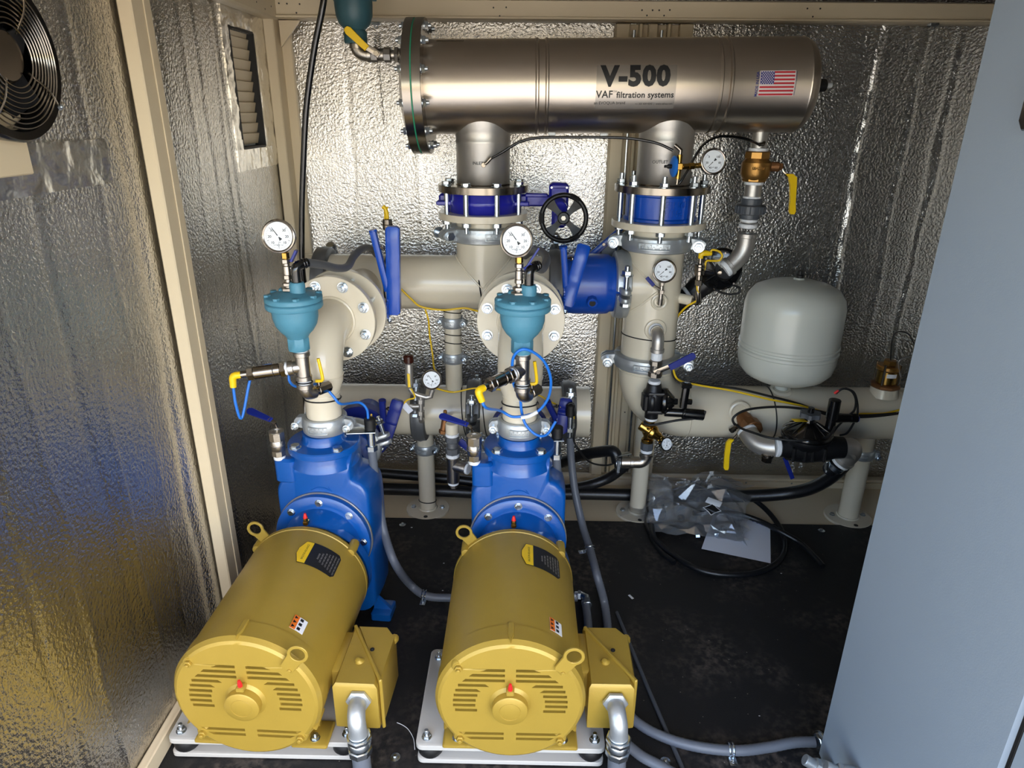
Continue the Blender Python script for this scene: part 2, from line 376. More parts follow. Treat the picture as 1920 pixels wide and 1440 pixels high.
b = MB(); b.box((XL+.028, 1.48, 1.755), (.05, 2.1, .07), .004); tl = struct(b, 'trim_7', m_beige)   # beam along the top of the left wall
hole_dots(tl, [(XL+.053, 2.33, 1.745), (XL+.053, 2.40, 1.735), (XL+.053, 2.46, 1.75), (XL+.053, 2.25, 1.75)], (1, 0, 0), .0024)
b = MB(); b.box((XL+.022, 1.655, .86), (.032, .085, 1.78), .003); b.box((XL+.014, 1.70, .86), (.022, .05, 1.78), .003); b.box((XL+.039, 1.668, .86), (.003, .012, 1.78), .001)
struct(b, 'trim_8', m_beige)                                                                       # post on the left wall
b = MB(); b.box((XL+.02, YB-.045, .85), (.035, .09, 1.76), .003); b.box((XL+.04, YB-.012, .85), (.06, .022, 1.76), .003); struct(b, 'trim_9', m_beige)  # corner post
g = [V((XL+.045, YB-.055, 1.72)), V((XL+.045, YB-.055, 1.64)), V((XL+.115, YB-.055, 1.72))]
b = MB(); b.loft([[p for p in g], [p+V((0, .012, 0)) for p in g]]); struct(b, 'trim_10', m_beige)   # gusset in the corner
# ribbed channel column on the back wall
b = MB(); b.box((.43, YB-.012, .85), (.26, .02, 1.74), .002)
for x, w in ((.325, .045), (.385, .012), (.425, .03), (.478, .012), (.535, .045)): b.box((x, YB-.032, .85), (w, .03, 1.74), .003)
colm = struct(b, 'trim_11', m_beige)
hole_dots(colm, [(.425, YB-.047, z) for z in (.32, .52, .9, 1.66)], (0, -1, 0), .003)
for x in (.362, .453):
    q = MB(); q.cyl((x, YB-.05, .05), (x, YB-.05, 1.70), .0045, 8); q.build('tie_rod', m_zinc, colm)
# bottom rails of the back wall and left wall
b = MB(); b.box((.46, YB-.03, -.005), (2.64, .06, .05), .004); b.box((.46, YB-.045, .027), (2.64, .03, .012), .002)
br = struct(b, 'trim_12', m_beige)
for x in (-.2, .18, .56, .8, .95, 1.14, 1.3): bolt(br, (x, YB-.06, .012), (0, -1, 0), .004, 'screw', name='screw')
b = MB(); b.box((XL+.012, 1.4, .025), (.022, 1.96, .05), .003); struct(b, 'trim_13', m_beige)
# washers and screws that hold the mat
for p in ((-0.433,2.201,0.001), (1.132,2.207,0.001), (-0.287,1.203,0.001), (0.360,1.206,0.001)): bolt(floor, p, (0, 0, 1), .0125, 'screw', name='screw')
# scraps on the floor
# window with louvre in the left wall and foil tape round it
b = MB()
for (y0, y1, z0, z1) in ((WY0-.004, WY0+.004, WZ0, WZ1), (WY1-.004, WY1+.006, WZ0, WZ1), (WY0, WY1, WZ0-.004, WZ0+.004), (WY0, WY1, WZ1-.004, WZ1+.004)):
    b.box((XL-.012, (y0+y1)/2, (z0+z1)/2), (.034, y1-y0, z1-z0), .001)
win = struct(b, 'window_1', m_rub)
for k in range(11):
    z = WZ0+.015+k*.0305; q = MB(); T = M.Translation((XL-.016, (WY0+WY1)/2, z+.01)) @ M.Rotation(math.radians(14), 4, 'Y'); q.box((0, 0, 0), (.004, WY1-WY0-.01, .034), .001, T); q.build('louver_blade', m_beige, win)
def tape(y0, y1, z0, z1, seed, th=.003):
    R = random.Random(seed); nu = max(4, int((y1-y0)/.008)); nv = max(4, int((z1-z0)/.008)); q = MB()
    f = lambda y, z: XL+th+.0008*math.sin(y*83+seed)+.0010*math.sin(z*61+y*40+seed)+R.uniform(-.0012, .0012)
    G = [[(f(y0+(y1-y0)*i/nu, z0+(z1-z0)*j/nv), y0+(y1-y0)*i/nu+(R.uniform(-.002, .002) if j in (0, nv) else 0), z0+(z1-z0)*j/nv+(R.uniform(-.002, .002) if i in (0, nu) else 0)) for i in range(nu+1)] for j in range(nv+1)]
    vs = [p for r in G for p in r]; k = len(vs); vs += [(XL-.004, p[1], p[2]) for p in vs]; fs = []
    for j in range(nv):
        for i in range(nu):
            a = j*(nu+1)+i; fs.append((a, a+1, a+nu+2, a+nu+1))
    edge = [i for i in range(nu+1)]+[j*(nu+1)+nu for j in range(1, nv+1)]+[nv*(nu+1)+i for i in range(nu-1, -1, -1)]+[j*(nu+1) for j in range(nv-1, 0, -1)]
    for i in range(len(edge)): a, c = edge[i], edge[(i+1) % len(edge)]; fs.append((a, c, c+k, a+k))
    q.add(vs, fs); return q
for a in ((2.165, 2.212, 1.275, 1.735, 1), (2.409, 2.53, 1.30, 1.71, 2), (2.16, 2.54, 1.268, 1.330, 3), (2.17, 2.53, 1.67, 1.738, 4)):
    tape(*a, th=.004 if a[4] > 2 else .003).build('foil_tape', m_tape, win, 60)
# foil patch under the fan
q = tape(.80, 1.47, 1.30, 1.385, 11, .009); single(q, 'foil_patch', m_tape, 'smooth shiny foil tape patch on the left wall under the round fan', 'patch', smooth=60)
b = MB(); b.box((XL+.008, 1.10, 1.385), (.012, .26, .10), .002); single(b, 'fan_backing_plate', m_beige, 'beige sheet metal plate behind the fan on the left wall', 'plate')

# fan on the left wall
FX, FY, FZ, FR = XL+.05, 1.172, 1.517, .128
fan = thing('exhaust_fan', 'round black exhaust fan with chrome ring guard on left wall', 'fan', (XL, FY, FZ))
b = MB(); b.lathe([(FR-.024, -.03), (FR-.02, -.002), (FR-.016, .004), (FR-.004, .006), (FR, 0), (FR-.004, -.038), (FR-.03, -.038)], (FX, FY, FZ), (1, 0, 0), 64); b.build('shroud', m_gloss, fan)
b = MB(); b.cyl((XL+.002, FY, FZ), (XL+.010, FY, FZ), FR-.006, 48, 0); b.build('back_disc', m_gloss, fan)
for k in range(5):
    a = 2*PI*k/5; T = M.Translation((XL+.026, FY, FZ)) @ M.Rotation(a, 4, 'X') @ M.Translation((0, 0, .068)) @ M.Rotation(.5, 4, 'Z')
    q = MB(); q.box((0, 0, 0), (.0025, .056, .058), .001, T); q.build('fan_blade', m_black, fan)
b = MB(); b.cyl((XL+.012, FY, FZ), (FX+.004, FY, FZ), .040, 40, .004); b.build('motor_hub', m_ssm, fan)
for k in range(9):
    r = .046+k*.0076; q = MB(); q.torus((FX+.012-.00004*(k*k), FY, FZ), (1, 0, 0), r, .0014, 64, 6); q.build('guard_ring', m_ssm, fan)
for a in (-.62, .95, 2.5, 4.1):
    c, s_ = math.cos(a), math.sin(a)
    q = MB(); q.tube(spline([(FX+.010, FY+.040*c, FZ+.040*s_), (FX+.015, FY+.08*c, FZ+.08*s_), (FX+.006, FY+.118*c, FZ+.118*s_), (FX+.002, FY+.128*c, FZ+.128*s_)], 5), .0018, 6); q.build('guard_spoke', m_ssm, fan)
    bolt(fan, (FX+.004, FY+.126*c, FZ+.126*s_), (1, 0, 0), .005, 'nut', ln=1.3)

# outside: sunlit concrete in front of the doorway
b = MB(); b.box((0, -9, -.62), (40, 19.2, .04), 0); struct(b, 'trim_14', m_ground)

# control cabinet on the right
CX, CY0, CY1 = .73, .55, 1.23
cabn = thing('control_cabinet', 'tall grey control cabinet filling the right side of the view', 'cabinet', (1.1, .9, 0))
b = MB(); b.box((CX+.40, (CY0+.212+CY1)/2, .86), (.80, CY1-CY0-.212, 1.70), .006); b.build('body', m_cab, cabn)
b = MB(); b.box((CX+.40, .652, .86), (.80, .208, 1.68), .008); b.build('door', m_cab, cabn)
b = MB(); b.box((CX+.40, .759, .86), (.79, .008, 1.66), .001); b.build('door_seal', m_rub, cabn)
b = MB(); b.prism([(-.03, -.05), (.03, -.05), (.03, .03), (.02, .042), (-.03, .042)], .018, frame((CX+.001, 1.045, 1.465), (-1, 0, 0), (0, 1, 0)), .003); b.build('latch', m_gloss, cabn)
# ================================================================ MOTORS AND PUMPS (pump set 2 stands at x = 0; set 1 is a turned copy)
MZ = .233; MY0, MY1, MR = 1.150, 1.60, .165
mot = thing('electric_motor', 'gold electric motor in the middle, its blue pump standing right behind', 'motor', (0, 1.40, .06), 'gold electric motors')
O = lambda y: V((0, y, MZ))
b = MB(); b.lathe([(MR-.006, 0), (MR-.001, .004), (MR-.001, .366), (MR-.006, .370)], O(1.20), (0, 1, 0), 72); b.build('shell', m_gold, mot)
# front end bell with real slots
b = MB(); b.lathe([(.1535, .0), (.160, .004), (.1665, .014), (MR+.001, .028), (MR+.001, .058), (MR-.004, .060), (.10, .060)], O(MY0), (0, 1, 0), 72)
slots = []
def slot(x0, x1, z, h=.0072, cut0=0, cut1=0):
    slots.append([(x0+cut0*h*2, z), (x1-cut1*h*2, z), (x1, z-h), (x0, z-h)])
for k, (a0, a1) in enumerate(((.012, .066), (.012, .090), (.012, .105))):
    z = .096-k*.0142
    for sg in (1, -1):
        x0, x1 = (a0, a1) if sg > 0 else (-a1, -a0); slot(x0, x1, z, .0075, 1.2 if sg < 0 and k == 0 else .5*(sg < 0), 1.2 if sg > 0 and k == 0 else .5*(sg > 0))
for k, (a0, a1) in enumerate(((.046, .114), (.064, .120), (.072, .124), (.076, .126), (.077, .126), (.073, .122))):
    z = .0535-k*.0142
    for sg in (1, -1):
        x0, x1 = (a0, a1) if sg > 0 else (-a1, -a0); slot(x0, x1, z, .0075, .6*(sg > 0 and k < 2), .6*(sg < 0 and k < 2))
for k, (a0, a1) in enumerate(((.014, .104), (.014, .088))):
    z = -.086-k*.0142
    for sg in (1, -1):
        x0, x1 = (a0, a1) if sg > 0 else (-a1, -a0); slot(x0, x1, z, .0075, -.8*(sg < 0), -.8*(sg > 0))
circ = lambda r, n: [(r*math.cos(2*PI*i/n), r*math.sin(2*PI*i/n)) for i in range(n)]
def strips(R, y):
    zs = sorted({round(p[1], 5) for s_ in slots for p in s_} | {round(-R*math.cos(PI*i/44), 5) for i in range(45)})
    xa = lambda s_, z, side: (s_[0][0]+(s_[3][0]-s_[0][0])*(s_[0][1]-z)/(s_[0][1]-s_[3][1])) if side == 0 else (s_[1][0]+(s_[2][0]-s_[1][0])*(s_[1][1]-z)/(s_[1][1]-s_[2][1]))
    for z0, z1 in zip(zs, zs[1:]):
        if z1-z0 < 1e-5: continue
        cov = sorted([s_ for s_ in slots if s_[3][1] <= z0+1e-6 and s_[0][1] >= z1-1e-6], key=lambda q: q[0][0]); w0, w1 = [math.sqrt(max(0, R*R-z*z)) for z in (z0, z1)]
        ed = [(-w0, -w1)]
        for s_ in cov: ed += [(xa(s_, z0, 0), xa(s_, z1, 0)), (xa(s_, z0, 1), xa(s_, z1, 1))]
        ed.append((w0, w1))
        for i in range(0, len(ed), 2):
            a, c = ed[i], ed[i+1]; b.add([V((a[0], y, MZ+z0)), V((c[0], y, MZ+z0)), V((c[1], y, MZ+z1)), V((a[1], y, MZ+z1))], [(0, 1, 2, 3)])
    for s_ in slots:
        b.add([V((p[0], y+d, MZ+p[1])) for d in (0, .007) for p in s_], [(0, 1, 5, 4), (1, 2, 6, 5), (2, 3, 7, 6), (3, 0, 4, 7)])
strips(.1535, MY0)
eb = b.build('end_bell', m_gold, mot, 24)
b = MB()
for s_ in slots:
    zc = (s_[0][1]+s_[2][1])/2; xa = min(p[0] for p in s_)-.003; xb = max(p[0] for p in s_)+.003
    b.box((0, 0, 0), (xb-xa, .013, .0018), .0003, M.Translation(((xa+xb)/2, MY0+.013, MZ+zc-.0015)) @ M.Rotation(math.radians(52), 4, 'X'))
b.build('louver_set', m_gold, eb, kind='stuff')
b = MB(); b.lathe([(0, 0), (.036, 0), (.0385, .002), (.039, .005), (.039, .018), (.046, .024), (.056, .030), (.058, .034), (0, .034)], O(MY0-.024), (0, 1, 0), 56)
b.torus(O(MY0-.0242), (0, 1, 0), .023, .0006, 36, 5)
b.box((0, MY0-.006, MZ+.045), (.018, .026, .012), .002); b.build('bearing_cap', m_gold, mot)
b = MB(); b.hexa((0, MY0-.012, MZ+.050), (0, MY0-.012, MZ+.055), .0055); b.lathe([(0, .016), (.003, .015), (.004, .010), (.0052, .004), (.0052, 0)], (0, MY0-.012, MZ+.054), (0, -.15, 1), 14); b.build('grease_plug', m_red, mot, label='red grease plug on the front cap')
# lugs and corner bolts on the bell
for sx in (1, -1):
    for sz in (1, -1):
        x, z = sx*.112, MZ+(.098 if sz > 0 else -.104)
        q = MB(); q.lathe([(0, 0), (.013, 0), (.0155, .003), (.0175, .02), (.0175, .05)], (x, MY0+.001, z), (0, 1, 0), 20); q.build('bolt_lug', m_gold, mot)
        bolt(mot, (x, MY0+.001, z), (0, -1, 0), .0088, 'nut', m_gold)
for a in (PI/2, -PI*.165, PI*1.165):
    T = frame(O(MY0+.012)+V((math.cos(a)*.161, 0, math.sin(a)*.161)), (math.cos(a), 0, math.sin(a)), (0, 1, 0))
    q = MB(T); q.prism([(-.008, 0), (.012, -.0065), (.048, -.0065), (.048, .0065), (.012, .0065)], .0105, None, .002); q.build('rib', m_gold, mot)
# lifting eyes
def eye(c, ang, nrm, sub=mot):
    T = frame(c, nrm, (math.cos(ang), 0, math.sin(ang))); R = .0228
    out = [(-.052, -.012), (-.047, -.0155)]+[(R*math.cos(t), R*math.sin(t)) for t in [(-.72+1.44*i/18)*PI for i in range(19)]]+[(-.047, .0155), (-.052, .012)]
    q = MB(); q.plate(out, [circ(.0158, 24)], .006, T, .001); return q.build('lifting_eye', m_gold, sub)
eye((.134, MY0-.004, MZ+.142), math.radians(55), (0, -1, 0)); eye((-.134, MY1-.012, MZ+.150), math.radians(128), (0, -1, 0))
# rear flange of the motor
b = MB(); b.lathe([(MR-.006, 0), (MR, .004), (MR, .016), (MR-.010, .026), (.150, .040), (.12, .042)], O(1.566), (0, 1, 0), 72); b.build('rear_bell', m_gold, mot)
for sx in (1, -1):
    q = MB(); q.lathe([(0, 0), (.012, .002), (.014, .01), (.014, .05)], O(1.56)+V((sx*.128, 0, .098)), (0, 1, 0), 16); q.build('bolt_lug', m_gold, mot)
b = MB(); b.box((0, 1.606, MZ+.163), (.014, .02, .014), .003); b.hexa((0, 1.604, MZ+.168), (0, 1.604, MZ+.178), .007); b.build('grease_fitting', m_brassb, mot)
b = MB(); b.lathe([(0, .016), (.003, .015), (.0042, .010), (.0058, .004), (.0058, 0)], (0, 1.604, MZ+.177), (0, 0, 1), 14); b.build('grease_plug', m_red, mot)
# feet
for y in (1.195, 1.48):
    for sx in (1, -1):
        q = MB(); q.box((sx*.115, y+.02, .0665), (.085, .075, .011), .004); q.prism([(0, 0), (.05, 0), (.05, .05)] if sx < 0 else [(0, 0), (0, .05), (-.05, 0)], .012, frame((sx*.125 if sx < 0 else .125, y+.05, .07), (0, -1, 0), (1, 0, 0)), 0); q.build('foot', m_gold, mot)
        bolt(mot, (sx*.124, y+.004, .072), (0, 0, 1), .0095, 'nut')
# name plate and warning sticker wrapped on the shell
def wrap(y0, a0, dy, da, r=MR+.0004):     # u along -Y (downhill), v around
    return lambda p: V((math.sin(a0+da*p.x)*(r+p.z), y0+dy*p.y, MZ+math.cos(a0+da*p.x)*(r+p.z)))
def patch(poly, w, m, parent, name, n=10, th=.0006, **k):
    xs = [p[0] for p in poly]; q = MB()
    q.plate(poly, [], th, M.Identity(4)); 
    # subdivide across the curve so that it follows the shell
    t = bmesh.new(); me = bpy.data.meshes.new('t'); me.from_pydata(q.v, [], q.f); t.from_mesh(me); bpy.data.meshes.remove(me)
    lo, hi = min(xs), max(xs)
    for i in range(1, n): bmesh.ops.bisect_plane(t, geom=t.verts[:]+t.edges[:]+t.faces[:], plane_co=(lo+(hi-lo)*i/n, 0, 0), plane_no=(1, 0, 0))
    t.verts.ensure_lookup_table(); z = MB(); z.add([w(v.co) for v in t.verts], [tuple(v.index for v in f.verts) for f in t.faces]); t.free()
    return z.build(name, m, parent, **k)
w = wrap(1.475, .13, 1, 1/MR)
npl = patch([(.012, -.044), (.112*.93, -.044), (.112, -.034), (.112, .034), (.104, .044), (.012, .044), (0, .012), (0, -.012)], w, m_ink, mot, 'name_plate', label='black name plate with yellow head')
w2 = wrap(1.475, .13, 1, 1/(MR+.0012), MR+.0010)
patch([(.0125, -.042), (.031, -.042), (.031, .042), (.0125, .042), (.001, .011), (.001, -.011)], w2, m_yel, npl, 'plate_heading', 6)
q = MB()
for k in range(7): q.text('BALDOR' if k == 0 else 'CAT NO SPEC HP RPM PH HZ'[:10+2*k], .006, None, .0002, warp=lambda p, k=k: w2(V((.058+k*.0085-p.y, -.038+p.x+.0, p.z+.0003)) if False else V((.056+k*.0085-p.y, .0+p.x, p.z+.0003))))
q.build('lettering', m_ssdull, npl)
q = MB(); q.text('BALDOR-RELIANCE', .0075, None, .0002, warp=lambda p: w2(V((.020-p.y, p.x*.95, p.z+.0006)))); q.build('lettering', m_ink, npl)
w3 = wrap(1.224, .55, 1, 1/MR)
st = patch([(0, 0), (0, .040), (.034, .040), (.034, 0)], w3, m_white, mot, 'warning_sticker', 5, label='white warning sticker with an orange band')
w4 = wrap(1.224, .55, 1, 1/(MR+.001), MR+.001)
patch([(0, 0), (0, .040), (.013, .040), (.013, 0)], w4, m_orange, st, 'orange_band', 3)
q = MB()
for k in range(3):
    y = .007+k*.013; q.add([w4(V((.0025, y-.0045, .0012))), w4(V((.0025, y+.0045, .0012))), w4(V((.0105, y, .0012)))], [(0, 1, 2)]); q.add([w4(V((.016, y-.004, .0012))), w4(V((.016, y+.004, .0012))), w4(V((.024, y+.004, .0012))), w4(V((.024, y-.004, .0012)))], [(0, 1, 2, 3)])
q.build('hazard_marks', m_ink, st)
# junction box, split on the diagonal
JX0, JX1, JY0, JY1, JZ0, JZ1 = .178, .284, 1.20, 1.395, .105, .238
b = MB(); b.box((JX0-.004, 1.31, .18), (.03, .13, .11), .004); b.build('box_mount', m_gold, mot)
T = M.Translation((0, 0, JZ0))
b = MB(); b.prism([(JX0, JY0), (JX1-.004, JY0), (JX1-.004, JY0+.02), (JX0+.012, JY1-.004), (JX0, JY1-.004)], JZ1-JZ0, T, .008); b.build('box_base', m_gold, mot)
b = MB(); b.prism([(JX1+.002, JY0+.012), (JX1+.006, JY1-.035), (JX1-.022, JY1), (JX0+.006, JY1)], JZ1-JZ0-.002, T, .008)
b.tube(spline([(JX0+.085, JY0+.13, JZ1-.016), (JX0+.105, JY0+.155, JZ1-.012), (JX1, JY0+.17, JZ1-.014)], 4), [.004, .006, .007, .008, .009, .010, .011, .011, .011], 10)
bc = b.build('box_cover', m_gold, mot)
b = MB(); F = frame((JX0+.004, JY1-.006, JZ0+.002), V((JX1+.003-JX0-.004, JY0+.012-JY1+.006, 0)), (0, 0, 1)); L_ = V((JX1-.001-JX0, JY0+.018-JY1, 0)).length
b.prism(rrect(JZ1-JZ0+.012, .008, .003, 2), L_, F @ M.Translation(((JZ1-JZ0)/2-.002, 0, 0)), .002); b.build('box_lip', m_gold, mot)
b = MB(); b.lathe([(0, .020), (.006, .018), (.014, .002), (.016, 0)], (JX0+.045, JY0+.075, JZ1-.008), (-.25, -.35, 1), 18); b.build('screw_boss', m_gold, mot)
bolt(mot, (JX0+.066, JY0+.108, JZ1+.004), (0, -.2, 1), .0055, 'screw', m_black, 'screw')

# base plate under motor, on rubber isolators over a second plate
PX0, PX1, PY0, PY1 = -0.234, 0.212, 1.185, 1.50
bp = thing('motor_base_plate', 'light grey steel mounting plate under the middle gold motor', 'plate', ((PX0+PX1)/2, (PY0+PY1)/2, 0), 'motor mounting plates')
pc = ((PX0+PX1)/2, (PY0+PY1)/2)
b = MB(); b.prism(rrect(PX1-PX0, PY1-PY0, .016), .014, M.Translation((pc[0], pc[1], .046)), .0015); b.build('top_plate', m_plate, bp)
b = MB(); b.prism(rrect(PX1-PX0-.004, PY1-PY0-.004, .014), .012, M.Translation((pc[0], pc[1], .003)), .0015); b.build('bottom_plate', m_plate, bp)
for sx in (-1, 1):
    for sy in (-1, 1):
        x, y = pc[0]+sx*((PX1-PX0)/2-.032), pc[1]+sy*((PY1-PY0)/2-.03)
        q = MB(); q.lathe([(.0, 0), (.026, 0), (.030, .006), (.030, .025), (.026, .031), (0, .031)], (x, y, .015), n=24); q.build('rubber_isolator', m_rub, bp)
        bolt(bp, (x+sx*.008, y-.004, .060), (0, 0, 1), .0098, 'nut', ln=2.3)

# ---------------------------------------------------------------- pump
PY = 1.745
mot.location.x -= .012
pump = thing('centrifugal_pump', 'blue pump casing behind the middle gold motor', 'pump', (0, PY, 0), 'blue pumps')
def rr_at(y, w, z0, z1, r, dx=0): return [V((dx+p[0], y, (z0+z1)/2+p[1])) for p in rrect(w, z1-z0, r, 6)]
def sil(w, zs, r, top, nw, nr):      # casing outline: square shoulders, then a fillet up to the neck
    p = []; h = w/2; n = nw/2
    p += [(h-r*.8+r*.8*math.cos(a), .034+r*.8+r*.8*math.sin(a)) for a in [-PI/2+PI/2*i/5 for i in range(6)]]
    p += [(h-r+r*math.cos(a), zs-r+r*math.sin(a)) for a in [PI/2*i/7 for i in range(7)]]
    e = max(.004, min(nr, h-r-n)); p += [(n+e*(1-math.sin(a)), zs+nr*(1-math.cos(a))) for a in [PI/2*i/6 for i in range(1, 7)]]
    p += [(n*.99, top)]
    return p+[(-x, z) for x, z in reversed(p)]
def sl_at(y, w, zs, r, top, nw, nr): return [V((x, y, z)) for x, z in sil(w, zs, r, top, nw, nr)]
b = MB(); b.loft([sl_at(1.690, .250, .470, .050, .500, .150, .030), sl_at(1.6935, .262, .478, .055, .515, .165, .036), sl_at(1.702, .268, .482, .056, .532, .172, .045), sl_at(1.725, .270, .484, .056, .556, .176, .060), sl_at(1.775, .272, .484, .056, .556, .172, .060), sl_at(1.83, .268, .480, .06, .52, .150, .04), sl_at(1.88, .24, .44, .08, .46, .11, .02)])
b.lathe([(.095, 0), (.086, .02), (.084, .045)], (0, PY, .515), n=48)
b.lathe([(.115, 0), (.115, .02), (.08, .10)], (0, 1.85, .25), (0, 1, 0), 40)
cas = b.build('casing', m_blue, pump, 42)
b = MB(); b.prism(rrect(.062, .082, .016), .075, M.Translation((-.100, 1.725, .462)), .007); b.build('port_boss', m_blue, pump)
b = MB(); b.lathe([(.030, 0), (.096, 0), (.1, .003), (.1, .018), (.097, .0215), (.070, .0215), (.062, .024), (.0575, .033), (.0575, .05), (.03, .05)], (0, PY, .556), n=64); b.build('discharge_flange', m_blue, pump)
for a in (45, 135, 225, 315):
    a = math.radians(a); bolt(pump, (.084*math.cos(a), PY+.084*math.sin(a), .577), (0, 0, 1), .0135, 'head')
AZ = .300
b = MB(); b.lathe([(.10, 0), (.134, 0), (.138, .003), (.138, .018), (.134, .022), (.134, .04)], (0, 1.662, AZ), (0, 1, 0), 72); b.build('adapter_ring', m_blue, pump)
b = MB(); b.ring((0, 1.682, AZ), (0, 1.6895, AZ), .1405, .12, 72, .001); b.build('casing_gasket', m_ssdull, pump)
for k in range(8):
    a = PI/2+k*PI/4
    if k in (3, 4, 5): continue
    bolt(pump, (.119*math.cos(a), 1.663, AZ+.119*math.sin(a)), (0, -1, 0), .0095, 'head')
b = MB(); b.lathe([(.150, 0), (.150, .03), (.10, .03)], (0, 1.598, MZ), (0, 1, 0), 48); b.lathe([(.03, 0), (.098, 0), (.108, .03), (.112, .06)], (0, 1.605, AZ-.01), (0, 1, 0), 40); b.build('adapter_neck', m_blue, pump)
b = MB()
b.add([V((math.sin(t)*r, 1.6610, AZ+math.cos(t)*r)) for t in [-.36+.72*i/10 for i in range(11)] for r in (.088, .101)], [(2*i, 2*i+1, 2*i+3, 2*i+2) for i in range(10)])
pl = b.build('warning_strip', mat('dull_red_label', (150, 34, 48), .4), pump, label='dark red warning strip over the shaft guard')
b = MB(); b.tube(spline([(-.030, 1.690, .443), (-.012, 1.6895, .453), (.010, 1.6895, .453), (.028, 1.690, .443)], 5), .0014, 5); b.tube([(.020, 1.690, .456), (.030, 1.690, .442)], .0012, 5); b.build('rotation_arrow', m_blue, pump)
for sx in (1, -1):
    q = MB(); q.box((sx*.145, 1.72, .015), (.06, .07, .03), .004); q.prism([(0, 0), (.055, 0), (0, .06)] if sx > 0 else [(0, 0), (0, .06), (-.055, 0)], .012, frame((sx*.12, 1.72, .028), (0, -1, 0), (1, 0, 0))); q.build('foot', m_blue, pump)
# purge ball valve standing on the casing
def socket_valve(x, y, z, label, hdir):
    t = thing('purge_ball_valve', label, 'valve', (x, y, z), 'purge valves on the pumps')
    b = MB(); b.lathe([(0, 0), (.016, 0), (.0165, .002), (.0165, .012), (0, .012)], (x, y, z), n=20); b.build('thread_tape', m_tef, t)
    b = MB(); b.hexa((x, y, z+.010), (x, y, z+.028), .019, 8); b.lathe([(.017, 0), (.0195, .004), (.0205, .018), (.0195, .030), (.017, .034)], (x, y, z+.026), n=24); b.torus((x, y, z+.045), (0, 0, 1), .0205, .0012, 24, 6)
    b.hexa((x, y, z+.058), (x, y, z+.084), .0215, 8); b.ring((x, y, z+.083), (x, y, z+.086), .0205, .0135, 24, .0005); b.build('valve_body', m_nick, t)
    b = MB(); b.lathe([(.0135, 0), (.013, -.02), (0, -.02)], (x, y, z+.086), n=20); b.build('bore', m_ssdull, t)
    p = V((x-.008, y-.004, z+.100)); d = V(hdir).normalized(); q = MB(); q.tube([V((x, y+.022, z+.044)), V((x-.004, y+.024, z+.066)), p+V((0, .02, 0))], .004, 8); q.bar(p+V((0, .02, 0)), p+V((0, .02, 0))+d*.022, .012, .003, (0, -.4, 1)); q.build('lever', m_ssm, t)
    T = frame(p+V((0, .02, 0))+d*.012, (0, -.5, 1), d); q = MB(); q.prism([(0, -.007), (.078, -.0115), (.086, -.007), (.088, 0), (.086, .007), (.078, .0115), (0, .007)], .006, T, .0015); q.build('lever_grip', m_navy, t, label='dark blue vinyl lever grip')
    return t
pv2 = socket_valve(-.124, 1.700, .533, 'nickel purge valve with open socket on the middle pump, left of its top flange', (-.74, .03, .60))

# ---------------------------------------------------------------- grooved couplings
def coupling(o, z, ear, r, w, label, group='grooved pipe couplings', m=None, pad=None, name='grooved_coupling', ww=None):
    """two bolted housings round a pipe; o centre, z pipe axis, ear direction of the bolt pads"""
    m = m or m_galv; o = V(o); z = V(z).normalized(); ear = (V(ear)-z*V(ear).dot(z)).normalized(); t_ = z.cross(ear); e = r*.36; ww = ww or w*.36
    t = thing(name, label, 'coupling', o, group)
    prof = [(r*.99, -w/2), (r+e*.45, -w/2), (r+e*.62, -w/2+w*.08), (r+e*.66, -w*.18), (r+e*.74, 0), (r+e*.66, w*.18), (r+e*.62, w/2-w*.08), (r+e*.45, w/2), (r*.99, w/2)]
    for sg in (1, -1):
        b = MB(); b.lathe(prof, o, z, 26, .06, PI-.06, ear*sg, loop=True)      # half ring from ear to ear
        for s2 in (1, -1):
            c = o+ear*(s2*(r+e*1.15))+t_*(sg*e*.42)
            F = frame(c-t_*(sg*e*.24), t_*sg, ear*s2)
            b.prism([(-e*.9, -w*.40), (e*.35, -w*.34), (e*.75, -w*.16), (e*.85, 0), (e*.75, w*.16), (e*.35, w*.34), (-e*.9, w*.40)], e*.5, F, e*.08)
        h = b.build('coupling_half', m, t)
        if pad and sg == pad:
            mid = PI/2
            b = MB()
            for hh in (-w*.20, w*.20): b.lathe([(r+e*.66, hh-.0012), (r+e*.92, hh-.0012), (r+e*.92, hh+.0012), (r+e*.66, hh+.0012)], o, z, 12, mid-.42, mid+.42, ear*sg, loop=True)
            for a in (mid-.42, mid+.42): b.lathe([(r+e*.62, -w*.21), (r+e*.92, -w*.21), (r+e*.92, w*.21), (r+e*.62, w*.21)], o, z, 1, a-.012, a+.012, ear*sg, loop=True)
            for k in range(9):
                a = mid-.34+k*.085; hh = w*(.07 if k % 2 else -.06)
                b.lathe([(r+e*.66, hh-w*.07), (r+e*.86, hh-w*.07), (r+e*.86, hh+w*.07), (r+e*.66, hh+w*.07)], o, z, 1, a-.02, a+.014, ear*sg, loop=True)
            b.build('cast_marks', m, h)
    for s2 in (1, -1):
        c = o+ear*(s2*(r+e*1.28)); rb = ww*.52
        bolt(t, c-t_*(e*.68), -t_, rb, 'nut', ln=1.9, back=(2*e*.68)/rb); bolt(t, c+t_*(e*.68), t_, rb, 'plain')
    return t
cp2 = coupling((0, PY, .632), (0, 0, 1), (1, 0, 0), .050, .046, 'grooved coupling at the foot of the middle riser, above the pump flange', pad=-1)

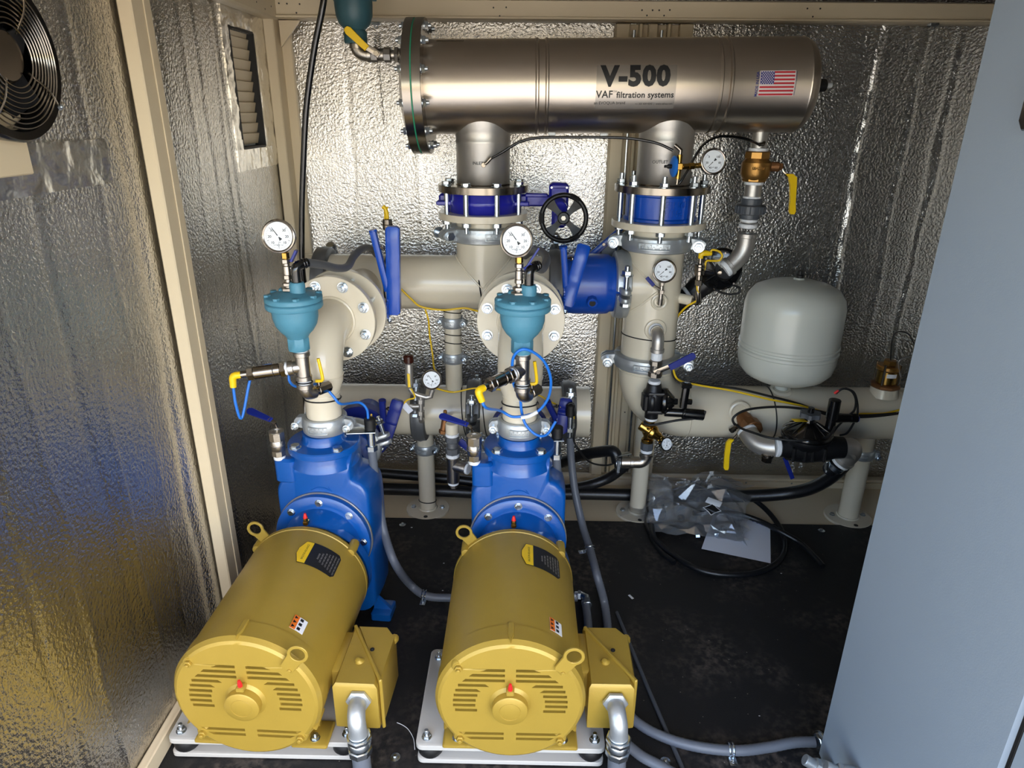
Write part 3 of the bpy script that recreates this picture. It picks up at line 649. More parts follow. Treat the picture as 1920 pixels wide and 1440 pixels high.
# ---------------------------------------------------------------- riser elbow with its flange
def torus_flange_bolts(parent, y, R, n, off, r, dirn, ln=2.2, back=0, kind='nut', c=(0, 0, .893)):
    for k in range(n):
        a = off+2*PI*k/n; bolt(parent, (c[0]+R*math.cos(a), y, c[2]+R*math.sin(a)), (0, dirn, 0), r, kind, ln=ln, back=back)
RZ = .893
ris = thing('riser_elbow', 'beige riser pipe with flanged elbow above the middle pump', 'pipe', (0, PY, .66), 'beige flanged risers')
pts = [V((0, PY, .655)), V((0, PY, .725)), V((0, PY, .757)), V((0, PY, .778))]+arc((0, PY+.12, RZ-.115), .12, (0, -1, 0), (0, 0, 1), .0, PI/2, 14)[1:]
pts = pts[:4]+[V((0, PY+.12-.12*math.cos(t), .778+.115*math.sin(t))) for t in [PI/2*i/14 for i in range(1, 15)]]+[V((0, 1.88, RZ))]
b = MB(); b.tube(pts, [.048, .048, .060, .061]+[.0615]*14+[.0615], 36); b.build('elbow', m_pipe, ris, 50)
b = MB(); b.torus((0, PY, .775), (0, 0, 1), .0605, .0024, 40, 8); b.torus((0, PY, .722), (0, 0, 1), .0478, .0018, 36, 8); b.torus((0, 1.868, RZ), (0, 1, 0), .0635, .005, 40, 8); b.build('weld_bead', m_pipe, ris)
b = MB(); b.ring((0, 1.868, RZ), (0, 1.890, RZ), .124, .055, 72, .0015); b.build('flange', m_pipe, ris)
torus_flange_bolts(ris, 1.867, .102, 8, PI/8, .0125, -1, ln=1.75)
b = MB()
for k in range(8):
    a = PI/8+2*PI*k/8; q = MB(); q.cyl((.102*math.cos(a), 1.889, RZ+.102*math.sin(a)), (.102*math.cos(a), 1.972, RZ+.102*math.sin(a)), .0068, 10); q.build('stud', m_zinc, ris)
b = MB(); b.torus((0, PY, .700), (0, .12, 1), .0495, .002, 40, 6); b.box((.046, PY-.016, .704), (.012, .006, .006), .001); tie2 = single(b, 'cable_tie', m_rub, 'black cable tie round the neck of the middle riser', 'tie')
# second flange and stub to the header, with valve wafer between
def stub(x, label):
    t = thing('header_stub', label, 'pipe', (x, 2.0, RZ-.1), 'flanged stubs behind the risers')
    b = MB(); b.ring((x, 1.948, RZ), (x, 1.968, RZ), .126, .058, 72, .0015); b.build('flange', m_pipe, t)
    b = MB(); b.tube([(x, 1.96, RZ), (x, 2.30, RZ+.01)], .062, 36); b.build('stub_pipe', m_pipe, t)
    return t

def air_valve(c, label):
    """teal air release valve; c = centre of the cover rim"""
    x, y, z = c
    t = thing('air_release_valve', label, 'valve', (x, y, z-.12), 'teal air release valves')
    b = MB(); b.lathe([(0, -.094), (.024, -.094), (.026, -.092), (.030, -.084), (.040, -.074), (.050, -.058), (.0545, -.040), (.0555, -.016), (.0555, 0)], (x, y, z), n=48)
    b.lathe([(0, -.125), (.0255, -.125), (.0275, -.122), (.0275, -.094), (.024, -.086)], (x, y, z), n=8); b.build('bowl', m_teal, t)
    b = MB(); b.lathe([(.05, -.016), (.066, -.016), (.0685, -.013), (.0685, -.003), (.066, -.0005)], (x, y, z), n=56); b.build('bowl_rim', m_teal, t)
    b = MB(); b.lathe([(.066, 0), (.0685, .0025), (.0685, .011), (.066, .014), (.050, .018), (.030, .024), (0, .026)], (x, y, z), n=56)
    b.lathe([(.019, 0), (.019, .030), (.016, .036), (.0, .036)], (x+.014, y-.006, z+.012), n=24); b.box((x-.024, y+.012, z+.022), (.024, .022, .016), .003); b.build('cover', m_teal, t)
    for k in range(8):
        a = PI/8+k*PI/4; bolt(t, (x+.060*math.cos(a), y+.060*math.sin(a), z+.013), (0, 0, 1), .0084, 'plain', m_teal)
    return t
av2 = air_valve((.004, 1.62, 1.012), 'teal air release valve in front of the middle riser flange')

# junction of fittings under an air valve
def ring_tape(t, p, d, r, w=.006):
    q = MB(); q.cyl(V(p)-V(d)*w/2, V(p)+V(d)*w/2, r, 20, .001); q.build('thread_tape', m_tef, t)
def air_fittings(x, y, z, sd, lab, blue_lab, sens_lab, yel_lab, Ls=.12):
    """tee under the valve at (x,y,z top), elbow to the riser with a small ball valve, pressure switch towards sd"""
    t = thing('pipe_tee', lab, 'fitting', (x, y, z-.12), 'nickel tees under the air valves')
    sd = V(sd).normalized(); c = V((x, y, z-.048))
    b = MB(); b.cyl(c+V((0, 0, .040)), c-V((0, 0, .034)), .0175, 24, .001); b.ring(c+V((0, 0, .040)), c+V((0, 0, .028)), .0205, .012, 24); b.ring(c-V((0, 0, .024)), c-V((0, 0, .036)), .0205, .012, 24); b.tube([c, c+sd*.034], .0165, 20); b.ring(c+sd*.022, c+sd*.036, .0205, .012, 24); b.build('tee_body', m_nick, t)
    ring_tape(t, c+V((0, 0, .044)), (0, 0, 1), .016, .01); ring_tape(t, c-V((0, 0, .041)), (0, 0, 1), .0165, .011); ring_tape(t, c+sd*.040, sd, .0165, .008)
    e = thing('pipe_elbow', blue_lab, 'fitting', (x, y, z-.12), 'elbows under the nickel tees')
    p0 = c-V((0, 0, .046)); b = MB(); hd = V((.55, .83, 0)).normalized()
    pa = [p0]+[p0-V((0, 0, .012))+hd*(.020*(1-math.cos(q)))-V((0, 0, .020*math.sin(q))) for q in [PI/2*i/8 for i in range(9)]]+[p0-V((0, 0, .032))+hd*.026]
    b.tube(pa, .0175, 22); b.ring(p0, p0-V((0, 0, .012)), .0208, .012, 24); b.build('elbow_body', m_nick, e)
    vv = thing('mini_ball_valve', yel_lab, 'valve', (x+.03, y+.04, z-.13), 'mini ball valves behind the air valves')
    p1 = p0-V((0, 0, .032))+hd*.026; b = MB(); b.cyl(p1-hd*.002, p1+hd*.016, .012, 16); b.hexa(p1+hd*.012, p1+hd*.052, .0145, 8); b.cyl(p1+hd*.018+V((0, 0, .010)), p1+hd*.018+V((0, 0, .028)), .005, 10); b.build('valve_body', m_ssm, vv)
    q = MB(); s0 = p1+hd*.018+V((.006, -.004, .026)); q.tube(spline([s0+V((-.012, 0, 0)), s0+V((.004, 0, .002)), s0+V((.006, 0, .016)), s0+V((0, 0, .062))], 5), .0044, 8); q.build('lever', m_yel, vv)
    s = thing('pressure_switch', sens_lab, 'sensor', c+sd*.05-V((0, 0, .02)), 'pressure switches on the tees')
    b = MB(); k = c+sd*.042; b.hexa(k, k+sd*.014, .0195); b.cyl(k+sd*.013, k+sd*(.013+Ls*.55), .0165, 24, .002); b.hexa(k+sd*(.012+Ls*.55), k+sd*(.028+Ls*.55), .018); b.cyl(k+sd*(.028+Ls*.55), k+sd*(.045+Ls*.55), .009, 14, .001); b.torus(k+sd*.030, sd, .0168, .001, 20, 5); b.build('sensor_body', m_ssm, s)
    return k+sd*(.045+Ls*.55)
def plug(p, d, dn, label):
    """yellow right-angle cable plug"""
    p, d, dn = V(p), V(d).normalized(), V(dn).normalized()
    b = MB(); b.tube([p-d*.002, p+d*.012]+[p+d*(.012+.008*math.sin(a))+dn*(.008*(1-math.cos(a))) for a in (.5, 1.0, 1.57)]+[p+d*.020+dn*.030], [.0085, .0095, .0095, .0095, .009, .008], 12)
    single(b, 'cable_plug', m_yel, label, 'plug', 'yellow cable plugs'); return p+d*.020+dn*.030
# ================================================================ PIPEWORK (plane Y = 2.30)
YP = 2.30; HZ = .904; LZ = .430; N1 = -0.127; N2 = 0.449; BX = 0.446
hdr = thing('upper_header_pipe', 'beige horizontal header pipe under the steel filter tank', 'pipe', (-.2, YP, HZ-.09))
b = MB(); b.tube([(-.74, YP, HZ), (.11, YP, HZ)], .091, 48); b.build('header_pipe', m_pipe, hdr)
b = MB(); b.tube([(N1, YP, HZ), (N1, YP, 1.125)], .0905, 48); b.build('branch_pipe', m_pipe, hdr)
b = MB(); b.ring((N1, YP, 1.120), (N1, YP, 1.142), .146, .08, 72, .0015); b.build('branch_flange', m_pipe, hdr)
# saddle weld: where two equal cylinders meet
def saddle(cx, cz, r, up=1, k=40):
    return [V((cx+r*math.cos(a), YP-abs(r*math.sin(a)) if False else YP+r*math.sin(a), cz+up*r*abs(math.cos(a)))) for a in [2*PI*i/k for i in range(k+1)]]
b = MB(); b.tube(saddle(N1, HZ, .092), .0035, 6, False); b.build('weld_bead', m_pipe, hdr)
lvl = thing('bypass_pipe', 'thin vertical beige pipe joining the upper and lower header pipes', 'pipe', (-.235, YP, .5))
b = MB(); b.tube([(-.237, YP, LZ), (-.237, YP, HZ)], .030, 28); b.build('vertical_pipe', m_pipe, lvl)
for z in (.80, .72, .69): q = MB(); q.torus((-.237, YP, z), (.1, .15, 1), .031, .0018, 24, 6); q.build('cable_tie', m_rub, lvl)
coupling((-.237, YP, .765), (0, 0, 1), (1, -.25, 0), .030, .036, 'small grooved coupling on the thin vertical pipe, upper of its two', pad=-1, ww=.016)
coupling((-.237, YP, .635), (0, 0, 1), (1, -.25, 0), .030, .036, 'small grooved coupling on the thin vertical pipe, just above the lower header', pad=-1, ww=.016)
low = thing('lower_header_pipe', 'beige lower header pipe behind the pumps, just above the floor', 'pipe', (-.25, YP, LZ-.1))
b = MB(); b.tube([(-.76, YP, LZ), (.25, YP, LZ)], .092, 48); b.build('header_pipe', m_pipe, low)
for x in (-.68, -.20, -.125): q = MB(); q.torus((x, YP, LZ), (1, 0, .1), .0935, .002, 36, 6); q.build('cable_tie', m_rub, low)
coupling((-.36, YP, LZ), (1, 0, 0), (0, -.9, .45), .092, .05, 'wide grey coupling on the lower header between the pumps, left one', m=m_galvd, ww=.03)
coupling((-.165, YP, LZ), (1, 0, 0), (0, -1, .1), .092, .05, 'wide grey coupling on the lower header left of the middle riser', m=m_galvd, ww=.03)
coupling((.175, YP, LZ), (1, 0, 0), (0, -1, .3), .092, .05, 'wide grey coupling on the lower header right of the middle riser', m=m_galvd, ww=.03)
def post(x, y, z1, r, R, label, cz, grp=None, yaw=1):
    t = thing('pipe_support', label, 'support', (x, y, 0), 'beige pipe supports')
    b = MB(); b.tube([(x, y, 0), (x, y, z1)], r, 28); b.build('post', m_pipe, t)
    b = MB(); b.lathe([(r, 0), (R-.001, 0), (R, .001), (R, .009), (R-.001, .010), (r, .010)], (x, y, -.008), n=48, loop=True); b.torus((x, y, .004), (0, 0, 1), r+.001, .005, 32, 6); b.build('foot_flange', m_pipe, t)
    for a in (30, 150, 270): 
        a = math.radians(a); 
        if a < 4.5: bolt(t, (x+(R-.018)*math.cos(a), y+(R-.018)*math.sin(a)-.03, .002), (0, 0, 1), .0085, 'head')
    q = MB(); q.cyl((x, y-R+.016, .0005), (x, y-R+.016, .0030), .008, 14, 0); q.build('empty_bolt_hole', m_ink, t)
    return t
S1 = -0.354; S2 = 0.464; S3 = 1.277
post(S1, 2.325, LZ, .032, .083, 'beige round support post below the lower header, left of the middle pump', .3)
post(S2, 2.325, LZ, .031, .083, 'beige support post under the big elbow, beside the plastic bag', .3)
post(S3, 2.315, LZ, .037, .086, 'beige support post at far right near the grey cabinet', .3)
coupling((S1, 2.325, .262), (0, 0, 1), (1, -.25, 0), .032, .036, 'small grooved coupling on the support post left of the middle pump', pad=-1, ww=.016)
coupling((S3, 2.315, .275), (0, 0, 1), (1, -.4, 0), .037, .036, 'small grooved coupling on the support post nearest the cabinet', pad=-1, ww=.016)
q = MB(); q.torus((S1, 2.325, .035), (.05, .15, 1), .033, .002, 24, 6); single(q, 'cable_tie', m_rub, 'black cable tie low on the support post left of the middle pump', 'tie')
# big right-hand riser with elbow and outlet pipe
big = thing('main_riser_pipe', 'thick vertical beige pipe under the right nozzle of the filter tank', 'pipe', (BX, YP, .6))
b = MB(); b.tube([(BX, YP, .60), (BX, YP, 1.10)], .093, 56); b.build('vertical_pipe', m_pipe, big)
b = MB(); b.tube([(.35, YP, HZ), (BX, YP, HZ)], .0915, 48); b.build('tee_pipe', m_pipe, big)
b = MB(); b.tube([V((BX-.093*abs(math.cos(a)), YP-.093*math.sin(a), HZ+.093*math.cos(a))) for a in [PI*i/24 for i in range(25)]], .0045, 6); b.build('weld_bead', m_pipe, big)
b = MB(); b.ring((BX, YP, 1.100), (BX, YP, 1.122), .152, .08, 72, .0015); b.build('top_flange', m_pipe, big)
out = thing('outlet_pipe', 'beige elbow and thick horizontal pipe running right behind the ivory tank', 'pipe', (.9, YP, .33))
ER = .155; b = MB(); b.tube([V((BX, YP, .665)), V((BX, YP, LZ+ER+.01))]+[V((BX+ER-ER*math.cos(a), YP, LZ+.01+ER-ER*math.sin(a))) for a in [PI/2*i/16 for i in range(1, 17)]], .094, 48); b.build('elbow', m_pipe, out, 50)
b = MB(); b.tube([(BX+ER-.002, YP, LZ+.01), (1.72, YP, LZ+.012)], .094, 48); b.build('horizontal_pipe', m_pipe, out)
b = MB(); b.torus((BX+ER, YP, LZ+.01), (1, 0, 0), .0945, .003, 48, 6); b.torus((BX, YP, .602), (0, 0, 1), .0945, .0025, 48, 6); b.build('weld_bead', m_pipe, out)
for px in (1445, 1600): 
    pass
q = MB(); q.torus((BX, YP, .725), (.08, .1, 1), .0945, .002, 48, 6); single(q, 'cable_tie', m_rub, 'black cable tie round the thick vertical pipe', 'tie')
q = MB(); q.torus((0.900, YP, LZ+.01), (1, 0, .12), .0955, .0024, 48, 6); single(q, 'cable_tie', m_rub, 'black cable tie round the outlet pipe below the ivory tank', 'tie')
q = MB(); q.torus((-.145+.01, YP, HZ), (1, .0, .14), .0925, .0026, 48, 6); single(q, 'cable_tie', m_rub, 'black cable tie round the upper header below the left valve', 'tie')
q = MB(); q.torus((-.45, YP, HZ), (1, 0, .0), .0925, .0030, 48, 6); single(q, 'cable_tie', m_rub, 'black cable tie round the upper header left of the blue lever', 'tie')
coupling((BX, YP, .640), (0, 0, 1), (1, -.12, 0), .094, .048, 'large grooved coupling low on the thick vertical pipe', pad=-1, ww=.026)
coupling((BX, YP, 1.050), (0, 0, 1), (1, -.25, 0), .093, .05, 'large grooved coupling under the right nozzle stack', pad=-1, ww=.028)
coupling((N1, YP, 1.073), (0, 0, 1), (.80, -.6, 0) if False else (-.86, -.5, 0), .0905, .05, 'large grooved coupling under the left nozzle stack', pad=1, ww=.028)
coupling((.115, YP, HZ), (1, 0, 0), (0, -.75, -.65), .0915, .05, 'wide grey coupling left of the blue check valve in the header', m=m_galvd, ww=.03)
coupling((.335, YP, HZ), (1, 0, 0), (0, -1, -.05), .0915, .05, 'wide grey coupling between blue check valve and thick vertical pipe', m=m_galv, ww=.032)
coupling((-.665, YP, HZ), (1, 0, 0), (0, .8, .6), .0915, .05, 'grey coupling at the left end of the upper header', m=m_galvd, ww=.03)
# blue check valve between the couplings
cv = thing('check_valve', 'bright blue cylindrical check valve in the upper header right of the middle riser', 'valve', (.225, YP, HZ-.1))
b = MB(); b.lathe([(.09, -.105), (.0925, -.105), (.0925, -.075), (.099, -.066), (.101, -.05), (.101, .05), (.099, .066), (.0925, .075), (.0925, .105), (.09, .105)], (.225, YP, HZ), (1, 0, 0), 56); b.build('body', m_vblue, cv)
b = MB(); b.hexa((.232, YP-.092, HZ-.030), (.232, YP-.118, HZ-.037), .0175, 8); b.build('port_boss', m_vblue, cv)
b = MB(); b.cyl((.232, YP-.1175, HZ-.0369), (.232, YP-.1185, HZ-.0371), .0105, 20, 0); b.build('port_hole', m_ink, cv)
# lug style butterfly valve with lever, on a line along Y
def lever_valve(x, y, z, r, label, hub, top, trig, mt=None, yaw=0):
    mt = mt or m_vblue; hub, top, trig = V(hub), V(top), V(trig)
    t = thing('butterfly_valve', label, 'valve', (x, y, z-r), 'blue lever butterfly valves')
    b = MB(); b.lathe([(.05, -.024), (r-.004, -.024), (r, -.020), (r, .020), (r-.004, .024), (.05, .024)], (x, y, z), (0, 1, 0), 48, loop=True); b.build('body', mt, t)
    b = MB(); d = (hub-V((x, y, z))).normalized(); b.cyl(V((x, y, z))+d*(r*.9), hub-V((.012, 0, 0)), .018, 20, .002); b.box((hub.x-.026, hub.y, hub.z), (.010, .050, .05), .004); b.build('neck', mt, t)
    # toothed notch plate
    n = 26; pl = [((.040 if k % 2 else .036)*math.cos(a), (.040 if k % 2 else .036)*math.sin(a)) for k, a in enumerate([-2.2+3.0*i/n for i in range(n+1)])]+[(-.014, .02), (-.018, -.012)]
    b = MB(); b.prism(pl, .004, frame(hub-V((.010, 0, 0)), (1, 0, 0), (0, -1, 0))); b.build('notch_plate', mt, t)
    # handle: shaped grip
    ax = (top-hub).normalized(); L = (top-hub).length; fr = V((0, -1, 0)); fr = (fr-ax*fr.dot(ax)).normalized()
    F = frame(hub+ax*0, V((1, 0, 0))-ax*ax.x, ax)
    prof = [(-.018, -.016), (-.018, .016), (.02, .020), (.05, .017), (L*.36, .0145), (L*.45, .019), (L*.52, .0145), (L*.60, .019), (L*.67, .0150), (L*.75, .019), (L*.92, .017), (L*.99, .012), (L, .0), (L*.99, -.010), (L*.92, -.014), (L*.5, -.013), (.05, -.017), (.02, -.019)]
    b = MB(); b.prism([(p[0], p[1]) for p in prof], .040, F @ M.Translation((0, 0, -.014)), .007); b.build('handle', mt, t)
    b = MB(); g0 = hub+ax*(L*.22)-V((.012, 0, 0)); b.bar(g0, trig, .019, .026, (0, -1, 0)); b.tube([trig-(trig-g0).normalized()*.004, trig+(trig-g0).normalized()*.004], .012, 10); b.build('trigger', mt, t)
    b = MB(); m0 = g0.lerp(trig, .72); m1 = hub+ax*(L*.74); b.tube([m0, m1], .004, 8); b.torus(m0.lerp(m1, .5), (m1-m0), .006, .0016, 12, 5); b.build('spring_pin', m_ssm, t)
    bolt(t, hub+V((.019, 0, -.006)), (1, 0, 0), .0085, 'plain'); bolt(t, hub+V((-.004, -.028, -.03)), (0, -1, -.4), .006, 'nut')
    return t
lever_valve(-.520, 2.015, RZ, .098, 'blue lever butterfly valve behind the left riser flange, tall upright handle', (-0.389,2.010,0.891), (-0.379,2.010,1.136), (-0.430,2.000,1.121))
lever_valve(.0, 2.015, RZ, .098, 'blue lever butterfly valve behind the middle riser flange, handle beside the check valve', (0.135,2.010,0.923), (0.179,2.050,1.083), (0.120,2.000,1.080))
lever_valve(-.530, 2.09, .44, .098, 'blue lever butterfly valve by the left pump, just above lower header', (-0.447,2.060,0.437), (-0.404,2.080,0.564), (-0.446,2.050,0.568), m_navy)
lever_valve(.0, 2.09, .45, .098, 'blue lever butterfly valve partly hidden behind the middle pump coupling', (0.130,2.060,0.481), (0.147,2.080,0.578), (0.090,2.050,0.572), m_navy)
# suction stubs from the lower header to the pumps
for x, w in ((-.535, 'left'), (.0, 'middle')):
    t = thing('suction_pipe', 'suction pipe joining the lower header to the %s pump' % w, 'pipe', (x, 2.0, .35), 'suction pipes')
    q = MB(); q.tube([(x, 1.86, .44), (x, 2.30, LZ)], .066, 32); q.build('stub_pipe', m_vblue if w == 'left' else m_pipe, t)
    coupling((x, 1.985, .44), (0, 1, 0), (1, 0, .25), .074, .044, 'grooved coupling on the suction pipe behind the %s pump' % w, pad=None, ww=.024)
# blue lever behind the thick vertical pipe
lv = thing('valve_lever', 'long blue valve lever slanting behind the thick vertical pipe', 'lever', (0.265,2.420,0.995))
b = MB(); A, B_ = V((0.234,2.420,0.972)), V((0.352,2.420,1.081)); b.bar(A, B_, .018, .030, (0, -1, .3)); b.build('lever_arm', m_vblue, lv)
b = MB(); b.bar(A.lerp(B_, .05)+V((0, -.012, -.014)), A.lerp(B_, .9)+V((0, -.012, -.006)), .010, .008, (0, -1, .3)); b.build('trigger', m_navy, lv)
bolt(lv, A.lerp(B_, .42)+V((0, -.016, .002)), (0, -1, 0), .006, 'plain', m_ssm)
b = MB(); b.box(V((0.310,2.440,0.995)), (.07, .03, .06), .006); b.build('gear_block', m_galvd, lv)

# ================================================================ FILTER TANK
TZ0, TZ1 = 1.511, 1.527; TX0, TX1 = -0.300, 0.864
TR = .1345; tax = V((TX1-TX0, 0, TZ1-TZ0)).normalized(); TP = lambda s: V((TX0, YP, TZ0))+tax*s; TL = (TX1-TX0)/tax.x
tank = thing('filter_tank', 'long horizontal stainless steel filter tank under the top beam', 'tank', (.3, YP, 1.38))
s1 = (0.053-TX0); s2 = (0.584-TX0)
prof = [(TR, -.03)]
for s_ in (s1, s2): prof += [(TR, s_-.020), (TR+.0025, s_-.017), (TR+.0025, s_-.012), (TR-.0015, s_-.009), (TR-.0015, s_+.009), (TR+.0025, s_+.012), (TR+.0025, s_+.017), (TR, s_+.020)]
prof += [(TR, TL-.040), (TR+.0015, TL-.036), (TR-.002, TL-.028), (TR-.010, TL-.014), (TR-.024, TL-.004), (TR-.045, TL+.003), (.06, TL+.010), (0, TL+.013)]
b = MB(); b.lathe(prof, TP(0), tax, 96); b.build('shell', m_ss, tank, 30)
b = MB(); b.ring(TP(-.018), TP(.008), .193, .12, 72, .001); b.build('shell_flange', m_ssm, tank)
b = MB(); b.ring(TP(-.022), TP(-.018), .1915, .12, 72, .0002); b.build('gasket', m_green, tank, label='green gasket between the flange plates')
b = MB(); b.lathe([(.12, -.022), (.193, -.022), (.193, -.046), (.175, -.050), (.150, -.058), (.11, -.067), (.05, -.073), (0, -.075)], TP(0), tax, 72); b.build('end_cover', m_ssm, tank)
for k in range(12):
    a = PI/12+k*PI/6; off = V((0, math.sin(a), 0))+tax.cross(V((0, 1, 0)))*0; v = V((0, 1, 0)); w = tax.cross(v)
    p = v*(.172*math.cos(a))+w*(.172*math.sin(a)); bolt(tank, TP(.008)+p, tax, .0118, 'nut', ln=1.7); bolt(tank, TP(-.047)+p, -tax, .0118, 'nut', ln=1.7)
for x, zb, nm in ((N1, 1.217, 'inlet'), (N2, 1.224, 'outlet')):
    zc = TZ0+(x-TX0)*tax.z/tax.x; q = MB(); q.lathe([(.084, zb-zc-.002), (.0855, zb-zc), (.0855, -.165), (.087, -.160), (.087, -.154), (.0855, -.150), (.087, -.125), (.094, -.105), (.094, -.03)], (x, YP, zc), n=56); q.build('nozzle', m_ssdull, tank)
    R = .146 if nm == 'inlet' else .152; zf = 1.206 if nm == 'inlet' else 1.211
    q = MB(); q.ring((x, YP, zf), (x, YP, zf+.022), R, .08, 72, .001); q.torus((x, YP, zf+.023), (0, 0, 1), .0865, .003, 40, 6); q.build('nozzle_flange', m_ssm, tank)
    q = MB(); q.text(nm.upper(), .013, frame((x-.012 if nm == 'inlet' else x-.03, YP-.0865, 1.296 if nm == 'inlet' else 1.305), (0, -1, 0), (1, 0, 0)), .0006); q.build('lettering', m_ink, tank)
b = MB(); D = 0.741; b.tube([(D, YP, 1.395), (D, YP, 1.345)], .0235, 24); b.build('drain_nipple', m_ssdull, tank)
b = MB(); b.cyl(TP(TL+.006), TP(TL+.030), .0225, 20); b.cyl(TP(TL+.028), TP(TL+.056), .0185, 20, .003); b.build('end_cap_plug', m_rub, tank)
b = MB(); b.cyl(TP(TL+.054), TP(TL+.074), .007, 14); b.build('indicator_pin', m_wcase, tank)
# lettering and stickers follow the curve of the shell
def tw(cx, cz, up=.0012):
    c0 = V((cx, YP, 0)); zc = TZ0+(cx-TX0)*tax.z/tax.x; a0 = math.asin((cz-zc)/TR)
    def f(p):
        a = a0+p.y/TR; zz = TZ0+(cx+p.x-TX0)*tax.z/tax.x; r = TR+up+p.z; return V((cx+p.x, YP-r*math.cos(a), zz+r*math.sin(a)))
    return f
LX, LZc = 0.323, 1.511
def curved_rect(f, x0, x1, y0, y1, n=8): 
    q = MB(); vs = []; fs = []
    for i in range(n+1):
        y = y0+(y1-y0)*i/n; vs += [f(V((x0, y, 0))), f(V((x1, y, 0)))]
    fs = [(2*i, 2*i+1, 2*i+3, 2*i+2) for i in range(n)]; q.add(vs, fs); return q
lab = curved_rect(tw(LX, LZc, .0005), -.115, .115, -.058, .062).build('vinyl_label', m_frost, tank)
q = MB(); q.text('V-500', .074, None, .0003, .0038, tw(LX-.002, LZc+.030), sp=1.10); q.text('VAF', .0270, None, .0003, .0005, tw(LX-.090, LZc-.018), sp=1.05); q.text('TM', .008, None, .0003, 0, tw(LX-.060, LZc-.010)); q.text('filtration systems', .0232, None, .0003, .0005, tw(LX+.028, LZc-.018), sp=1.03)
q.text('an EVOQUA brand', .0115, None, .0003, 0, tw(LX-.073, LZc-.040)); q.text('+1 303 429 4242  |  www.vafusa.com', .0072, None, .0003, 0, tw(LX+.056, LZc-.041)); q.build('lettering', m_ink, lab)
FXc, FZc = 0.726, 1.527; f0 = tw(FXc, FZc, .0005); FW, FH = .098, .064
fl = curved_rect(f0, -FW/2-.002, FW/2+.002, -FH/2-.002, FH/2+.002).build('flag_sticker', m_fwhite, tank)
f1 = tw(FXc, FZc, .0010)
for k in range(0, 13, 2): curved_rect(f1, -FW/2, FW/2, FH/2-FH*(k+1)/13, FH/2-FH*k/13, 2).build('red_stripe', m_fred, fl)
curved_rect(tw(FXc, FZc, .0014), -FW/2, -FW/2+FW*.40, FH/2-FH*7/13, FH/2, 4).build('blue_canton', m_fblue, fl)
q = MB(); f2 = tw(FXc, FZc, .0018)
for r_ in range(9):
    for c_ in range(6 if r_ % 2 == 0 else 5):
        cx_, cy_ = -FW/2+FW*.40*(c_+.5+(.5 if r_ % 2 else 0))/6, FH/2-FH*7/13*(r_+.5)/9; pp = []
        for i in range(10): a = PI/2+i*PI/5; rr = .0024 if i % 2 == 0 else .001; pp.append(f2(V((cx_+rr*math.cos(a), cy_+rr*math.sin(a), 0))))
        q.add([f2(V((cx_, cy_, 0)))]+pp, [(0, i+1, (i+1) % 10+1) for i in range(10)])
q.build('stars', m_fwhite, fl, kind='stuff')
q = MB(); q.text('MADE IN USA', .0108, None, .0003, .0002, lambda p: f1(V((-FW/2-.0075-p.y, -.002+p.x, p.z)))); q.text('www.vaffiltrationsystems.com', .0052, None, .0003, .0, lambda p: f1(V((FW/2+.004-p.y, p.x, p.z)))); q.build('lettering', m_fblue, fl)
q = curved_rect(tw(-0.229, TZ0+.126, .0006), -.03, .05, -.003, .003, 2); q.build('weld_tag', m_ssm, tank)

# geared butterfly valve under the left nozzle
m_wheel = mat('wheel_black', (12, 12, 13), .34, 0, .05, 20, spec=.3)
gv = thing('geared_butterfly_valve', 'purple blue geared butterfly valve under the left nozzle of the steel tank', 'valve', (N1, YP, 1.14))
b = MB(); b.lathe([(.08, -.032), (.110, -.032), (.113, -.028), (.113, -.010), (.116, -.006), (.116, .006), (.113, .010), (.113, .028), (.110, .032), (.08, .032)], (N1, YP, 1.174), n=64, loop=True); b.build('body', m_gblue, gv)
for sx in (-1, 1):
    q = MB(); q.box((N1+sx*.122, YP-.03, 1.172), (.052, .05, .014), .003); q.box((N1+sx*.118, YP, 1.180), (.05, .05, .036), .006); q.build('lug', m_gblue, gv)
GX = 0.116
b = MB(); b.box(((N1+.12+GX)/2-.005, YP, 1.178), (GX-N1-.115, .036, .036), .006); b.box(((N1+.12+GX)/2-.01, YP-.012, 1.196), (GX-N1-.17, .03, .012), .003); b.build('neck', m_gblue, gv)
b = MB(); b.box((GX, YP-.005, 1.193), (.062, .06, .085), .008); b.box((GX, YP-.037, 1.208), (.05, .006, .026), .002); b.cyl((GX+.002, YP-.03, 1.168), (GX+.002, YP-.075, 1.160), .024, 24); b.box((GX+.004, YP-.02, 1.13), (.05, .04, .07), .01); b.build('gear_box', m_gblue, gv)
for p in ((GX-.024, YP-.036, 1.222), (GX+.024, YP-.036, 1.222)): bolt(gv, p, (0, -1, 0), .004, 'plain')
HC = V((0.128,2.170,1.140)); hd = V((-.12, -1, .10)).normalized()
b = MB(); b.cyl(HC-hd*.115, HC+hd*.006, .010, 14); b.build('wheel_shaft', m_ssm, gv)
b = MB(); b.torus(HC, hd, .069, .0075, 56, 10); 
F = frame(HC, hd, (1, 0, .35)); vu = F.col[1].to_3d(); uu = F.col[0].to_3d()
for k in range(4):
    a = k*PI/2+.45; d = uu*math.cos(a)+vu*math.sin(a); n_ = uu*-math.sin(a)+vu*math.cos(a)
    rings = [[HC+d*r+n_*(w*c)+hd*(h*s_-sag) for c, s_ in ((1, -1), (1, 1), (-1, 1), (-1, -1))] for r, w, h, sag in ((.012, .009, .006, .004), (.03, .0085, .005, .006), (.05, .013, .004, .003), (.067, .019, .004, 0))]
    b.loft(rings)
b.cyl(HC-hd*.014, HC+hd*.008, .019, 28, .003)
for k in range(3):
    a = .5+k*2.1; b.torus(HC, hd, .069, .0088, 14, 8, a, a+.45, (1, 0, .35))
b.build('handwheel', m_wheel, gv)
